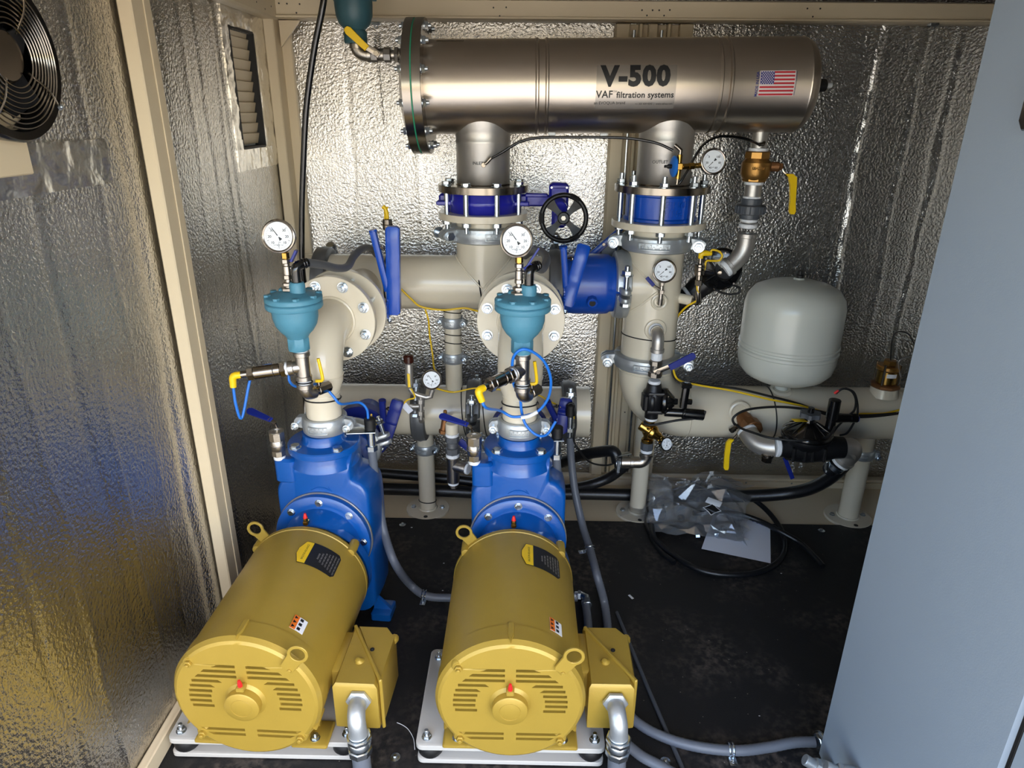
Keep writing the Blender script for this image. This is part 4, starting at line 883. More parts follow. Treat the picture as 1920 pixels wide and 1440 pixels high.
bolt(gv, HC+hd*.006, hd, .0085, 'plain', m_ssm)
def stack_bolts(t, x, R, z0, z1, n, off, r=.0145, up=1.6):
    for k in range(n):
        a = off+2*PI*k/n; p = (x+R*math.cos(a), YP+R*math.sin(a))
        q = MB(); q.cyl((p[0], p[1], z0), (p[0], p[1], z1), .0090, 12, 0); q.build('stud', m_zinc, t)
        bolt(t, (p[0], p[1], z1), (0, 0, 1), r, 'nut' if up > 1.6 else 'head', ln=up); bolt(t, (p[0], p[1], z0), (0, 0, -1), r, 'nut', ln=2.4)
stack_bolts(gv, N1, .124, 1.120, 1.229, 8, PI/8)
wc = thing('wafer_check_valve', 'bright blue wafer check valve caged by bolts under the right nozzle', 'valve', (N2, YP, 1.12))
b = MB(); b.lathe([(.08, -.044), (.118, -.044), (.118, -.036), (.113, -.032), (.113, .032), (.118, .036), (.118, .044), (.08, .044)], (N2, YP, 1.167), n=64, loop=True); b.build('body', m_vblue, wc)
def cyl_text(q, st, sz, cx, cz, r, dz): q.text(st, sz, None, .003, .0004, lambda p: V((cx+r*math.sin(p.x/r)*1.0+0, YP-(r+p.z)*math.cos(p.x/r), cz+p.y)))
b = MB()
for st, dz in (('DN150', .013), ('PN16', -.013)):
    b.text(st, .027, None, .006, .0008, lambda p, dz=dz: V((N2+(.1140+p.z)*math.sin(-p.x/.114+.16), YP-(.1140+p.z)*math.cos(-p.x/.114+.16), 1.167+dz-p.y)))
b.build('cast_letters', m_vblue, wc)
stack_bolts(wc, N2, .130, 1.100, 1.233, 8, PI/8+.25, .0145, 2.3)
# ================================================================ GAUGES
def gauge(c, nrm, R, label, kind='vac', needle=-.62, rim=None, dial=True, stem=None, roll=0.0):
    c, nrm = V(c), V(nrm).normalized(); rim = rim or m_ssm
    F = frame(c, nrm, V((0, 0, 1)).cross(nrm)+V((0, 0, roll))); t = thing('pressure_gauge', label, 'gauge', c-nrm*R*.3, 'dial pressure gauges')
    b = MB(F); b.lathe([(0, -R*.75), (R*.84, -R*.75), (R*.88, -R*.70), (R*.88, -R*.02), (R*.8, 0)], n=48); b.build('case', m_ssm if rim is m_ssm else rim, t)
    b = MB(F); b.lathe([(R*.88, -R*.16), (R*.98, -R*.14), (R, -R*.04), (R*.97, R*.06), (R*.90, R*.09), (R*.83, R*.05), (R*.82, -.001), (R*.86, -R*.1)], n=56, loop=True); b.build('bezel', rim, t)
    b = MB(F); b.lathe([(0, 0), (R*.84, 0)], n=48); d = b.build('dial', m_white, t)
    q = MB(F); n = 41 if R > .03 else 21
    for k in range(n):
        a = math.radians(-225+270*k/(n-1)); major = k % (10 if n == 41 else 5) == 0; r0, r1, w = R*(.60 if major else .66), R*.72, R*(.012 if major else .007)
        u = V((math.cos(a), math.sin(a), 0)); v = V((-u.y, u.x, 0)); z = V((0, 0, R*.006)); q.add([u*r0+v*w+z, u*r0-v*w+z, u*r1-v*w+z, u*r1+v*w+z], [(0, 1, 2, 3)])
    names = {'vac': ('30', '20', '10', '0', '10', '20', '30'), 'psi': ('0', '20', '40', '60', '80', '100'), 'bar': ('0', '2', '4', '6', '8', '10')}[kind]
    for k, s_ in enumerate(names):
        a = math.radians(-225+270*k/(len(names)-1)); q.text(s_, R*.21, M.Translation((R*.50*math.cos(a), R*.50*math.sin(a)-(.02*R), R*.006)), R*.002, R*.004)
    a0 = -R*.42
    if kind == 'vac':
        q.text('psi', R*.14, M.Translation((R*.06, -R*.34, R*.006)), R*.002); q.text('inHg', R*.13, M.Translation((-R*.18, -R*.50, R*.006)), R*.002); q.text('bar', R*.13, M.Translation((R*.2, -R*.50, R*.006)), R*.002)
    else: q.text('psi', R*.15, M.Translation((0, -R*.42, R*.006)), R*.002)
    q.build('lettering', m_ink, d)
    u = V((math.sin(needle), math.cos(needle), 0)); v = V((u.y, -u.x, 0)); z = V((0, 0, R*.03))
    q = MB(F); q.loft([[-u*R*.26+v*R*.10+z, -u*R*.26-v*R*.10+z, -u*R*.26-v*R*.10+z*1.3, -u*R*.26+v*R*.10+z*1.3], [-u*R*.08+v*R*.03+z, -u*R*.08-v*R*.03+z, -u*R*.08-v*R*.03+z*1.3, -u*R*.08+v*R*.03+z*1.3], [u*R*.62+v*R*.012+z, u*R*.62-v*R*.012+z, u*R*.62-v*R*.012+z*1.3, u*R*.62+v*R*.012+z*1.3]]); q.build('needle', m_ink, t)
    q = MB(F); q.cyl((0, 0, R*.01), (0, 0, R*.05), R*.055, 14); q.build('needle_hub', m_white, t)
    q = MB(F); q.lathe([(0, R*.055), (R*.83, R*.055)], n=40); q.build('gauge_glass', m_glass, t)
    return t
def brass_hex(p, d, r, h, label, m=None, grp='hex fittings under the gauges'):
    p, d = V(p), V(d).normalized(); b = MB(); b.hexa(p, p+d*h, r); b.cyl(p-d*h*.3, p, r*.62, 14); b.cyl(p+d*h, p+d*h*1.3, r*.6, 14)
    return single(b, 'hex_fitting', m or m_brassb, label, 'fitting', grp)
def gauge_set(x, y, z, which, sgn):
    """gauge on a needle valve standing on the valve cover"""
    gauge((x, y-.012, z), (0.10*sgn, -1, .14), .0395, 'round white pressure gauge with steel rim standing on the %s teal valve' % which, 'vac', -.62)
    brass_hex((x+.006, y+.004, z-.0545), (0, 0, 1), .0095, .014, 'brass hex fitting under the upright gauge on the %s teal valve' % which)
    t = thing('gauge_cock', 'nickel gauge cock between the %s teal valve and its gauge' % which, 'valve', (x+.006, y+.004, z-.13), 'gauge cocks')
    b = MB(); zz = z-.056; X = x+.006; Y = y+.004
    for (r, h, hx) in ((.0105, .010, 1), (.008, .006, 0), (.0095, .022, 0), (.0105, .010, 1), (.0075, .008, 0), (.015, .008, 1), (.010, .004, 0), (.019, .008, 1)):
        (b.hexa if hx else b.cyl)((X, Y, zz), (X, Y, zz-h), r); zz -= h
    b.cyl((X, Y, z-.078), (X+.014, Y+.004, z-.078), .005, 10); b.build('cock_body', m_nick, t)
    b = MB(); b.bar((X+.014, Y+.004, z-.08), (X+.020, Y+.004, z-.062), .010, .003, (1, 0, 0)); b.build('lever', m_ssm, t)
    b = MB()
    if which == 'middle': b.bar((X+.018, Y+.002, z-.064), (X+.046, Y+.006, z-.020), .012, .005, (1, 0, -.6)); b.tube([(X+.012, Y, z-.07), (X+.030, Y, z-.058)], .005, 8)
    else: b.bar((X+.012, Y+.004, z-.062), (X+.026, Y+.006, z-.036), .018, .006, (1, 0, -.6))
    b.build('lever_grip', m_navy, t); return t
g2c = (-.012, 1.615, 1.166); gauge_set(*g2c, 'middle', .2)
g1c = (-.566, 1.615, 1.170); gauge_set(*g1c, 'left', .6)

# ================================================================ SET 1: turned copies of the middle pump set
PIV2, PIV1, ROT = V((0, PY, 0)), V((-0.544, PY, 0)), -.085
def to_set1(root, label, rotate=True):
    c = copy_tree(root); d = V(root.location)-PIV2; 
    if rotate: d.rotate(M.Rotation(ROT, 3, 'Z')); c.rotation_euler.z = ROT
    c.location = PIV1+d; c['label'] = label; return c
m1 = to_set1(mot, 'gold electric motor on the left, close to the foil wall'); m1.location = V((-.586, mot.location.y-.004, mot.location.z)); m1.rotation_euler.z = -.034
p1 = to_set1(bp, 'light grey steel mounting plate under the left gold motor', False); p1.location = V(bp.location)+V((-.588, .004, 0))
p1_ = to_set1(pump, 'blue pump casing behind the left gold motor'); p1_.location.x -= .008
to_set1(cp2, 'grooved coupling at the foot of the left riser, above the pump flange')
to_set1(ris, 'beige riser pipe with flanged elbow above the left pump')
stub(0.0, 'beige flanged stub joining the upper header behind the middle riser')
stub(-.522, 'beige flanged stub joining the upper header behind the left riser')
to_set1(pv2, 'nickel purge valve with open socket on the left pump, left of its top flange')
c = copy_tree(av2); c.location = V(av2.location)+V((-.556, 0, 0)); c['label'] = 'teal air release valve in front of the left riser flange'
q = MB(); q.torus((PIV1.x, PY, .705), (0, .12, 1), .0495, .002, 40, 6); q.box((PIV1.x+.044, PY-.018, .708), (.012, .006, .006), .001); single(q, 'cable_tie', m_rub, 'black cable tie round the neck of the left riser', 'tie')
# fittings, switches, plugs and blue cables
e2 = air_fittings(.006, 1.622, .890, (-.55, -.62, -.06), 'nickel pipe tee under the middle teal valve', 'nickel elbow under the middle teal valve', 'steel pressure switch slanting forward from the middle tee', 'small yellow lever ball valve behind the middle teal valve', .095)
e1 = air_fittings(-.548, 1.622, .890, (-.98, -.16, -.10), 'nickel pipe tee under the left teal valve', 'nickel elbow under the left teal valve', 'steel pressure switch reaching left from the left tee', 'small yellow lever ball valve behind the left teal valve')
k2 = plug(e2, (-.55, -.62, -.06), (.35, .10, -1), 'yellow cable plug on the middle pressure switch')
k1 = plug(e1, (-.98, -.16, -.10), (-.05, -.05, -1), 'yellow cable plug on the left pressure switch, near the foil wall')
def cable(pts, r, m, label, cat='cable', name='cable', k=8, n=8, group=None): return single(MB().tube(spline(pts, k), r, n), name, m, label, cat, group, 60)
cable([k2, V(k2)+V((.010, .012, -.022)), (-0.050,1.640,0.720), (-0.020,1.655,0.697), (0.015,1.660,0.698), (0.050,1.660,0.713), (0.074,1.650,0.755), (0.078,1.630,0.812), (0.061,1.610,0.865), (0.031,1.590,0.899), (0.005,1.580,0.909), (-0.014,1.585,0.893), (-0.020,1.600,0.860), (-0.016,1.630,0.799), (0.000,1.665,0.748), (0.005,1.675,0.705), (0.016,1.672,0.668), (0.045,1.668,0.639), (0.074,1.680,0.634), (0.098,1.700,0.664)], .0038, m_bcab, 'blue cable looping round the neck of the middle riser')
cable([k1, V(k1)+V((.0, .0, -.05)), V(k1)+V((.006, .01, -.088)), (-0.692,1.630,0.796), (-0.689,1.660,0.810), (-0.670,1.700,0.815), (-0.614,1.690,0.812), (-0.607,1.680,0.778), (-0.592,1.700,0.755), (-0.527,1.680,0.772), (-0.497,1.675,0.744), (-0.480,1.680,0.717), (-0.470,1.740,0.692), (-0.451,1.780,0.677), (-0.435,1.790,0.652), (-0.434,1.790,0.615)], .0038, m_bcab, 'blue cable looping below the left pressure switch')
q = MB(); q.tube(spline([(0.004,1.655,0.694), (0.025,1.655,0.699), (0.047,1.655,0.712)], 4), .0052, 10); single(q, 'cable_marker', m_tef, 'white printed marker sleeve on the looping blue cable', 'marker')
q = MB(); q.torus((.006, 1.622, .800), (0, .1, 1), .0198, .0018, 24, 6); single(q, 'cable_tie', m_rub, 'black cable tie under the middle nickel tee', 'tie')
q = MB(); q.torus((-.548, 1.622, .800), (0, .1, 1), .0198, .0018, 24, 6); single(q, 'cable_tie', m_rub, 'black cable tie under the left nickel tee', 'tie')
# black elbows and grey drain hoses on the teal valves
for x, lab in ((-.538, 'left'), (.018, 'middle')):
    t = thing('hose_elbow', 'black plastic hose elbow on the %s teal valve' % lab, 'fitting', (x, 1.614, 1.05), 'black hose elbows')
    b = MB(); d = V((.66, .75, .12)).normalized(); o = V((x, 1.614, 1.058)); b.tube([o, o+V((0, 0, .028))]+[o+V((0, 0, .028+.012*math.sin(a)))+d*(.012*(1-math.cos(a))) for a in (.4, .8, 1.2, 1.57)]+[o+V((0, 0, .040))+d*.034], .0115, 16)
    for s_ in (.020, .027): b.torus(o+V((0, 0, .040))+d*s_, d, .0115, .0014, 16, 5)
    b.build('elbow_body', m_gloss, t); q = MB(); q.cyl((x, 1.614, 1.0475), (x, 1.614, 1.058), .0135, 20); q.build('thread_tape', m_tef, t)
    hp = o+V((0, 0, .042))+d*.026
    if lab == 'left': cable([hp, (-0.497,1.700,1.084), (-0.483,1.780,1.059), (-0.473,1.850,1.049), (-0.473,1.930,1.062), (-0.468,2.020,1.067), (-0.466,2.120,1.049), (-0.466,2.200,1.014)], .0105, m_hgrey, 'grey rubber drain hose from the left teal valve', 'hose', 'drain_hose', n=14, group='grey drain hoses')
    else: cable([hp, (0.050,1.700,1.079), (0.063,1.760,1.085), (0.062,1.830,1.090), (0.047,1.920,1.085), (0.031,2.020,1.066), (0.011,2.150,1.025)], .0105, m_hgrey, 'grey rubber drain hose from the middle teal valve', 'hose', 'drain_hose', n=14, group='grey drain hoses')
cable([(-0.522,2.050,1.751), (-0.538,2.050,1.689), (-0.576,2.070,1.588), (-0.612,2.080,1.453), (-0.638,2.090,1.309), (-0.662,2.100,1.155), (-0.677,2.100,0.994), (-0.681,2.120,0.887)], .0088, m_gloss, 'thick black cable hanging from the ceiling by the left corner', 'cable', n=12)

# ================================================================ FITTINGS ON THE HEADERS AND RIGHT SIDE
def nip(name, label, cat, parts, group=None):
    """parts: (part name, material, MB)"""
    pts = [v for p in parts for v in p[2].v]; lo = V([min(v[i] for v in pts) for i in range(3)]); hi = V([max(v[i] for v in pts) for i in range(3)])
    t = thing(name, label, cat, ((lo.x+hi.x)/2, (lo.y+hi.y)/2, lo.z), group)
    for nme, m, b in parts:
        for q in (loose(b) if nme in ('thread_tape', 'tie_bolt', 'tube_fitting') else [b]): q.build(nme, m, t)
    return t
def bent(a, c, d, r, n=16, k=8):
    a, c, d = V(a), V(c), V(d); R = min((c-a).length, (d-c).length)*.85; p0 = c+(a-c).normalized()*R; p1 = c+(d-c).normalized()*R
    pts = [a]+[p0*(1-s)**2+c*2*s*(1-s)+p1*s*s for s in [i/k for i in range(k+1)]]+[d]; return MB().tube([p for i, p in enumerate(pts) if i == 0 or (p-pts[i-1]).length > 1e-5], r, n)
# probe standing on the upper header behind the blue lever
o = V((-0.437,2.260,1.089)); b = MB(); b.cyl(o-V((0, 0, .06)), o+V((0, 0, .0)), .010, 14); b.cyl(o-V((0, 0, .005)), o+V((0, 0, .03)), .0155, 20, .002); b.torus(o+V((0, 0, .012)), (0, 0, 1), .0157, .002, 20, 6)
q = MB(); q.cyl(o+V((0, 0, .03)), o+V((0, 0, .052)), .006, 12); q.tube([o+V((0, 0, .045)), o+V((-.004, 0, .062)), o+V((-.012, 0, .070))], .007, 10); q.tube([o+V((-.008, 0, .02)), o+V((-.006, 0, .05)), o+V((.004, 0, .068))], .003, 8)
nip('pressure_probe', 'small steel probe with yellow plug above the upper header', 'sensor', [('probe_body', m_ssm, b), ('cable_plug', m_yel, q)])
# gauge and snubber tree on the lower header
gz = V((-0.290,2.100,0.625)); gauge(gz, (0, -1, .2), .0335, 'small white pressure gauge in front of the lower header', 'vac', -.6)
P0, P1, P2, P3 = V((-0.295,2.120,0.572)), V((-0.301,2.120,0.554)), V((-0.329,2.120,0.560)), V((-0.334,2.120,0.481))
b = MB(); b.tube([V((-0.289,2.120,0.583)), P0, V((-0.297,2.120,0.558)), V((-0.312,2.120,0.554)), V((-0.338,2.120,0.561)), V((-0.357,2.120,0.569)), V((-0.367,2.120,0.586))], .0085, 14)
b.cyl(V((-0.331,2.120,0.560)), V((-0.334,2.120,0.474)), .0085, 14); b.cyl(V((-0.338,2.120,0.521)), V((-0.363,2.120,0.520)), .0075, 12); b.hexa(V((-0.331,2.120,0.548)), V((-0.332,2.120,0.532)), .0115); b.hexa(V((-0.333,2.120,0.505)), V((-0.334,2.120,0.489)), .0115)
b.tube([V((-0.334,2.120,0.477)), V((-0.334,2.130,0.463)), V((-0.344,2.220,0.428))], .009, 12); b.hexa(V((-0.359,2.120,0.520)), V((-0.370,2.120,0.520)), .008)
nip('gauge_manifold', 'small steel fitting tree carrying the lower header gauge', 'fitting', [('tree', m_ssdull, b)])
s0 = V((-0.365,2.110,0.601)); b = MB(); b.cyl(s0, s0+V((0, .004, .075)), .0135, 18, .002); q = MB(); q.cyl(s0+V((0, .004, .075)), s0+V((0, .005, .105)), .0165, 20, .005); r_ = MB(); r_.bar(s0+V((0, -.012, .045)), s0+V((.002, -.018, .0)), .009, .004, (0, -1, 0))
nip('pressure_switch', 'dark brown capped pressure switch left of the lower header gauge', 'sensor', [('sensor_body', m_ssdull, b), ('cap', mat('brown_cap', (52, 20, 12), .25), q), ('yellow_tag', m_yel, r_)])
b = MB(); c0 = V((-0.376,2.100,0.523)); b.box((0, 0, 0), (.022, .0015, .040), .0005, M.Translation(c0) @ M.Rotation(-.7, 4, 'Y')); single(b, 'paper_tag', m_paper, 'white paper tag hanging by the lower header', 'tag')
# brass drain cock with navy lever between the pumps
d0 = V((-0.238,1.980,0.531)); b = MB(); b.tube([V((-0.259,2.200,0.440)), V((-0.237,2.020,0.526)), V((-0.236,1.980,0.531)), V((-0.242,1.980,0.497))], [.012, .012, .0115, .0105], 14); b.hexa(V((-0.242,1.980,0.503)), V((-0.243,1.980,0.490)), .014); q = MB(); q.cyl(V((-0.236,1.980,0.546)), V((-0.233,1.970,0.572)), .006, 10)
nip('drain_cock', 'bronze drain cock hanging at the lower header, left of the middle pump', 'valve', [('cock_body', m_bronze, b), ('stem', m_brass, q)])
# nickel drain tee beside the middle pump
T0 = V((-0.212,1.960,0.500)); zt = T0.z; X, Y = T0.x, 1.96
a = MB(); a.cyl((X, Y, zt+.035), (X, Y, zt), .021, 20); w_ = MB(); w_.cyl((X, Y, zt), (X, Y, zt-.010), .0215, 20); w_.cyl((X, Y, zt-.072), (X, Y, zt-.084), .0215, 20); w_.cyl((X, Y, zt-.175), (X, Y, zt-.183), .018, 18); w_.cyl((X+.045, Y-.02, zt-.115), (X+.053, Y-.024, zt-.115), .018, 18)
c = MB(); c.hexa((X, Y, zt-.010), (X, Y, zt-.03), .0225, 8); c.cyl((X, Y, zt-.03), (X, Y, zt-.05), .019, 20); c.hexa((X, Y, zt-.05), (X, Y, zt-.072), .0225, 8)
e = MB(); e.cyl((X, Y, zt-.084), (X, Y, zt-.175), .0205, 22); e.tube([(X, Y, zt-.115), (X+.045, Y-.02, zt-.115)], .019, 18); e.hexa((X, Y, zt-.183), (X, Y, zt-.196), .012)
nv = MB(); nv.bar((X+.020, Y+.02, zt-.036), (X+.052, Y+.02, zt-.064), .024, .007, (0, -1, 0))
nip('drain_tee', 'nickel tee and valve stack hanging left of the middle pump', 'fitting', [('nipple', m_pipe, a), ('thread_tape', m_tef, w_), ('union_body', m_galvd, c), ('tee_body', m_nick, e), ('lever_grip', m_navy, nv)])

# brackets with conduit connectors on the pump couplings
def bracket(c, tip, label, dz):
    c, tip = V(c), V(tip); b = MB(); b.bar(c, tip, .045, .003, (0, 0, 1)); o = tip+V((-.014, 0, 0)); n1 = MB(); n1.cyl(o+V((0, 0, .002)), o+V((0, 0, .036)), .0165, 18, .002); g = MB(); g.cyl(o-V((0, 0, .003)), o-V((0, 0, .05)), .0125, 18); g.hexa(o-V((0, 0, .048)), o-V((0, 0, .066)), .017)
    nip('cable_bracket', label, 'bracket', [('bracket_plate', m_zinc, b), ('bushing', m_rub, n1), ('conduit_connector', m_zinc, g)], 'conduit brackets on the pump couplings'); return o-V((0, 0, .066))
q1 = bracket((-0.494,1.775,0.591), (-0.415,1.790,0.588), 'zinc bracket with black bushing right of the left pump coupling', 0)
q2 = bracket((0.055,1.775,0.576), (0.123,1.790,0.571), 'zinc bracket with black bushing right of the middle pump coupling', 0)
def conduit(pts, r, label, k=8, ribs=True, m=None, group='grey flexible conduits'):
    sp = spline(pts, k); t = thing('flexible_conduit', label, 'conduit', sp[0] if sp[0].z < sp[-1].z else sp[-1], group)
    # ribbed jacket: resample and ripple the radius
    L = [0]
    for i in range(1, len(sp)): L.append(L[-1]+(sp[i]-sp[i-1]).length)
    n = min(260, int(L[-1]/.0035)); out = []; rr = []; j = 0
    for i in range(n+1):
        s_ = L[-1]*i/n
        while j < len(L)-2 and L[j+1] < s_: j += 1
        f = (s_-L[j])/max(1e-9, L[j+1]-L[j]); out.append(sp[j].lerp(sp[j+1], f)); rr.append(r*(1+(.028 if i % 2 else -.012)))
    b = MB(); b.tube(out, rr, 14); b.build('jacket', m or m_cond, t, 60); return t
conduit([q1, V((-0.428,1.800,0.418)), V((-0.422,1.800,0.326)), V((-0.407,1.780,0.245)), V((-0.369,1.720,0.182)), V((-0.342,1.798,0.045)), V((-0.286,1.773,0.020)), V((-0.201,1.770,0.016)), V((-0.016,1.773,0.016)), V((0.190,1.783,0.016))], .0125, 'grey conduit curving from the left pump bracket across the mat to the middle motor')
conduit([q2, V((0.120,1.800,0.373)), V((0.127,1.790,0.277)), V((0.145,1.989,0.030)), V((0.124,1.904,0.016))], .0125, 'grey conduit straight down beside the middle pump casing')
cB = [V((0.168,2.050,0.448)), V((0.174,2.050,0.369)), V((0.189,2.020,0.264)), V((0.214,1.960,0.168)), V((0.231,1.860,0.143)), V((0.243,1.740,0.131)), V((0.271,1.743,0.030)), V((0.271,1.619,0.015)), V((0.267,1.473,0.015)), V((0.286,1.346,0.015)), V((0.319,1.294,0.015)), V((0.384,1.255,0.015)), V((0.457,1.235,0.015)), V((0.539,1.229,0.015)), V((0.613,1.240,0.015)), V((0.681,1.251,0.020)), V((0.729,1.250,0.024))]
conduit(cB, .0125, 'long grey conduit from behind the middle pump past its motor to the cabinet', 8)
b = MB(); p = V((0.165,2.050,0.505)); b.cyl(p+V((0, 0, .02)), p-V((0, 0, .055)), .0115, 16); b.hexa(p-V((0, 0, .02)), p-V((0, 0, .035)), .016); r_ = MB(); r_.cyl(p+V((0, 0, .06)), p+V((0, 0, .02)), .015, 16, .003)
nip('conduit_connector', 'zinc conduit connector with black grommet right of the middle suction valve', 'fitting', [('connector_body', m_zinc, b), ('grommet', m_rub, r_)])
cable([(0.155,2.050,0.543), (0.158,2.050,0.566), (0.172,2.050,0.568), (0.180,2.040,0.544), (0.184,2.040,0.491), (0.179,2.040,0.443), (0.208,2.060,0.384), (0.262,2.200,0.274), (0.335,2.300,0.213), (0.383,2.300,0.237)], .0034, m_rub, 'thin black cable from conduit connector to the main riser foot')
cable([(0.160,2.060,0.558), (0.169,2.060,0.564), (0.178,2.055,0.545), (0.178,2.055,0.513)], .003, m_ycab, 'short yellow wire at the conduit connector')
conduit([V((0.214,1.753,0.020)), V((0.215,1.685,0.016)), V((0.213,1.594,0.016)), V((0.230,1.471,0.016)), V((0.257,1.279,0.016)), V((0.293,1.216,0.016)), V((0.344,1.180,0.016)), V((0.409,1.136,0.016))], .0125, 'short grey conduit passing behind the middle motor junction box')
b = MB(); b.tube([V((0.183,1.786,0.020)), V((0.203,1.784,0.022)), V((0.217,1.771,0.024)), V((0.218,1.743,0.020))], .0135, 16); b.hexa(V((0.192,1.786,0.020)), V((0.203,1.785,0.021)), .017); b.hexa(V((0.218,1.761,0.022)), V((0.218,1.738,0.020)), .017); single(b, 'conduit_elbow', m_zinc, 'zinc conduit elbow on the mat right of the middle motor', 'fitting')
def strap(c, axis, side, label):
    c = V(c); axis = V(axis).normalized(); b = MB()
    for o in (-.0045, .0045): b.torus(c+axis*o, axis, .0145, .0028, 18, 6)
    p = c+V(side).normalized()*.024; b.bar(c+V(side).normalized()*.014+V((0, 0, -.010)), c+V(side).normalized()*.036+V((0, 0, -.0115)), .018, .002, (0, 0, 1)); t = nip('conduit_strap', label, 'strap', [('band', m_zinc, b)], 'zinc conduit straps'); bolt(t, p+V((0, 0, -.010)), (0, 0, 1), .006, 'screw'); return t
strap((-0.293,1.778,0.020), (1, -.15, 0), (-.1, -1, 0), 'zinc conduit strap on the mat left of the middle motor')
strap((0.231,1.865,0.144), (.1, -.6, -.6), (-1, -.2, 0), 'zinc conduit strap behind the middle motor, right of the pump')
strap((0.521,1.232,0.015), (1, 0, 0), (0, -1, 0), 'zinc conduit strap on the mat by the grey cabinet')
# hubs on the cabinet
b = MB(); p = V((0.732,1.250,0.024)); b.hexa(p, p+V((.012, .004, .0)), .020); b.ring(p+V((.010, .004, 0)), p+V((.016, .006, 0)), .023, .01, 24); single(b, 'conduit_locknut', m_zinc, 'zinc locknut where the long conduit meets the cabinet', 'fitting')
for (px, py, d, lab) in ((1545, 1444, (-.85, .2, .45), 'zinc conduit hub low on the cabinet side, left one'), (1588, 1452, (-.9, .2, .3), 'zinc conduit hub low on the cabinet side, right one')):
    p = V((0.728,1.147,0.035)) if px < 1560 else V((0.728,1.055,0.134)); d = V(d).normalized(); b = MB(); b.hexa(p, p+d*.010, .028, 8); b.lathe([(.024, 0), (.026, .006), (.022, .028), (.018, .034), (0, .034)], p+d*.008, d, 24); b.hexa(p+d*.038, p+d*.052, .019); b.cyl(p+d*.05, p+d*.075, .013, 16)
    single(b, 'conduit_hub', m_galv, lab, 'fitting', 'conduit hubs on the cabinet')
# motor conduit elbows with grey hose going down
def motor_elbow(x, y, z, lab):
    t = thing('conduit_elbow', 'cast aluminium conduit elbow on the %s motor junction box' % lab, 'fitting', (x, y-.04, z-.12), 'conduit elbows on the motors')
    b = MB(); b.lathe([(.016, 0), (.026, 0), (.029, .002), (.029, .009), (.026, .011), (.016, .011)], (x, y, z), (0, -1, 0), 6, loop=True); b.build('locknut', m_galv, t)
    b = MB(); b.tube([(x, y-.006, z), (x, y-.018, z)]+[(x+.004*i/6, y-.018-.030*math.sin(a), z-.030*(1-math.cos(a))) for i, a in enumerate([PI/2*j/8 for j in range(1, 9)])]+[(x+.006, y-.048, z-.055)], [.0195, .0195]+[.0200]*8+[.020], 24); b.torus((x+.005, y-.048, z-.052), (0, 0, 1), .0205, .002, 24, 6); b.build('elbow_body', m_galv, t)
    b = MB(); b.hexa((x+.006, y-.048, z-.056), (x+.006, y-.048, z-.068), .0285, 8); b.lathe([(.021, 0), (.0265, .003), (.0265, .014), (.024, .018), (.021, .018)], (x+.006, y-.048, z-.086), n=18, loop=True); b.hexa((x+.006, y-.048, z-.09), (x+.006, y-.048, z-.108), .0275, 8); b.build('gland_nut', m_zinc, t)
    conduit([(x+.006, y-.048, z-.105), (x+.007, y-.049, z-.15), (x+.009, y-.052, z-.185), (x+.02, y-.09, z-.195)], .0205, 'thick grey conduit dropping from the %s motor elbow' % lab)
motor_elbow(.226, JY0-.004, .198, 'middle')
v1 = V((-.586+.230, JY0-.012, .198)); motor_elbow(v1.x, v1.y, v1.z, 'left')
# steel rod and scraps on the mat
b = MB(); b.tube([V((0.309,1.729,0.005)), V((0.355,1.429,0.005)), V((0.397,1.179,0.005)), V((0.409,1.132,0.005))], .0055, 8); single(b, 'steel_rod', m_pvc, 'thin dark rod lying on the mat beside the middle junction box', 'rod')
b = MB(); b.box((0, 0, 0), (.008, .022, .001), .0003, M.Translation(V((0.365,1.809,0.001))) @ M.Rotation(.5, 4, 'Z')); single(b, 'tape_scrap', m_tef, 'white scrap of thread tape on the black mat', 'scrap')
b = MB(); b.tube(spline([(-0.300,1.303,0.002), (-0.283,1.295,0.002), (-0.267,1.281,0.003), (-0.251,1.256,0.002), (-0.243,1.225,0.002)], 5), .0009, 5); single(b, 'thread_strand', m_tef, 'thin white strand on the mat between the two mounting plates', 'scrap')
for i, (px, py, s_) in enumerate(((772, 989, .004), (832, 1056, .003), (830, 1107, .003), (1362, 1346, .003), (1286, 1322, .0025), (1590, 1050, .003))):
    p = V((-0.396,2.183,0.002)) if i == 0 else V((-0.253, 1.968, .002)) if i == 1 else V((-0.241,1.823,0.002)) if i == 2 else V((0.891,1.943,0.002)) if i == 3 else V((0.628,1.346,0.002)) if i == 4 else V((0.861,1.986,0.002))
    q = MB(); q.box(p, (s_*1.6, s_, .001), .0003); single(q, 'paint_flake', m_tef, 'tiny pale flake on the black mat, ' + ('behind the left motor', 'left of the middle pump', 'between motors near the strap', 'near the coiled tube', 'in the walkway scuffs', 'by the paper sheet')[i], 'scrap')
# ================================================================ RIGHT SIDE
# --- drain line under the filter tank
DX, DY = 0.741, YP; zb = lambda v: v
Z = dict(t1=1.336, b1=1.243, s1=1.198, u1=1.127, w1=1.096, e1=1.082)
b = MB(); b.hexa((DX, DY, Z['t1']), (DX, DY, Z['t1']-.024), .0395, 8); b.lathe([(.034, 0), (.036, -.006), (.0455, -.016), (.0455, -.050), (.040, -.064), (.034, -.070)], (DX, DY, Z['t1']-.018), n=32); b.hexa((DX, DY, Z['b1']+.026), (DX, DY, Z['b1']), .0385, 8)
b.text('LEAD FREE', .011, M.Translation((DX, DY-.0455, Z['t1']-.05)) @ M.Rotation(PI/2, 4, 'X'), .002, .0003)
s_ = MB(); s_.cyl((DX+.042, DY-.004, Z['t1']-.046), (DX+.070, DY-.008, Z['t1']-.046), .015, 18, .002); s_.hexa((DX+.068, DY-.008, Z['t1']-.046), (DX+.080, DY-.010, Z['t1']-.046), .012)
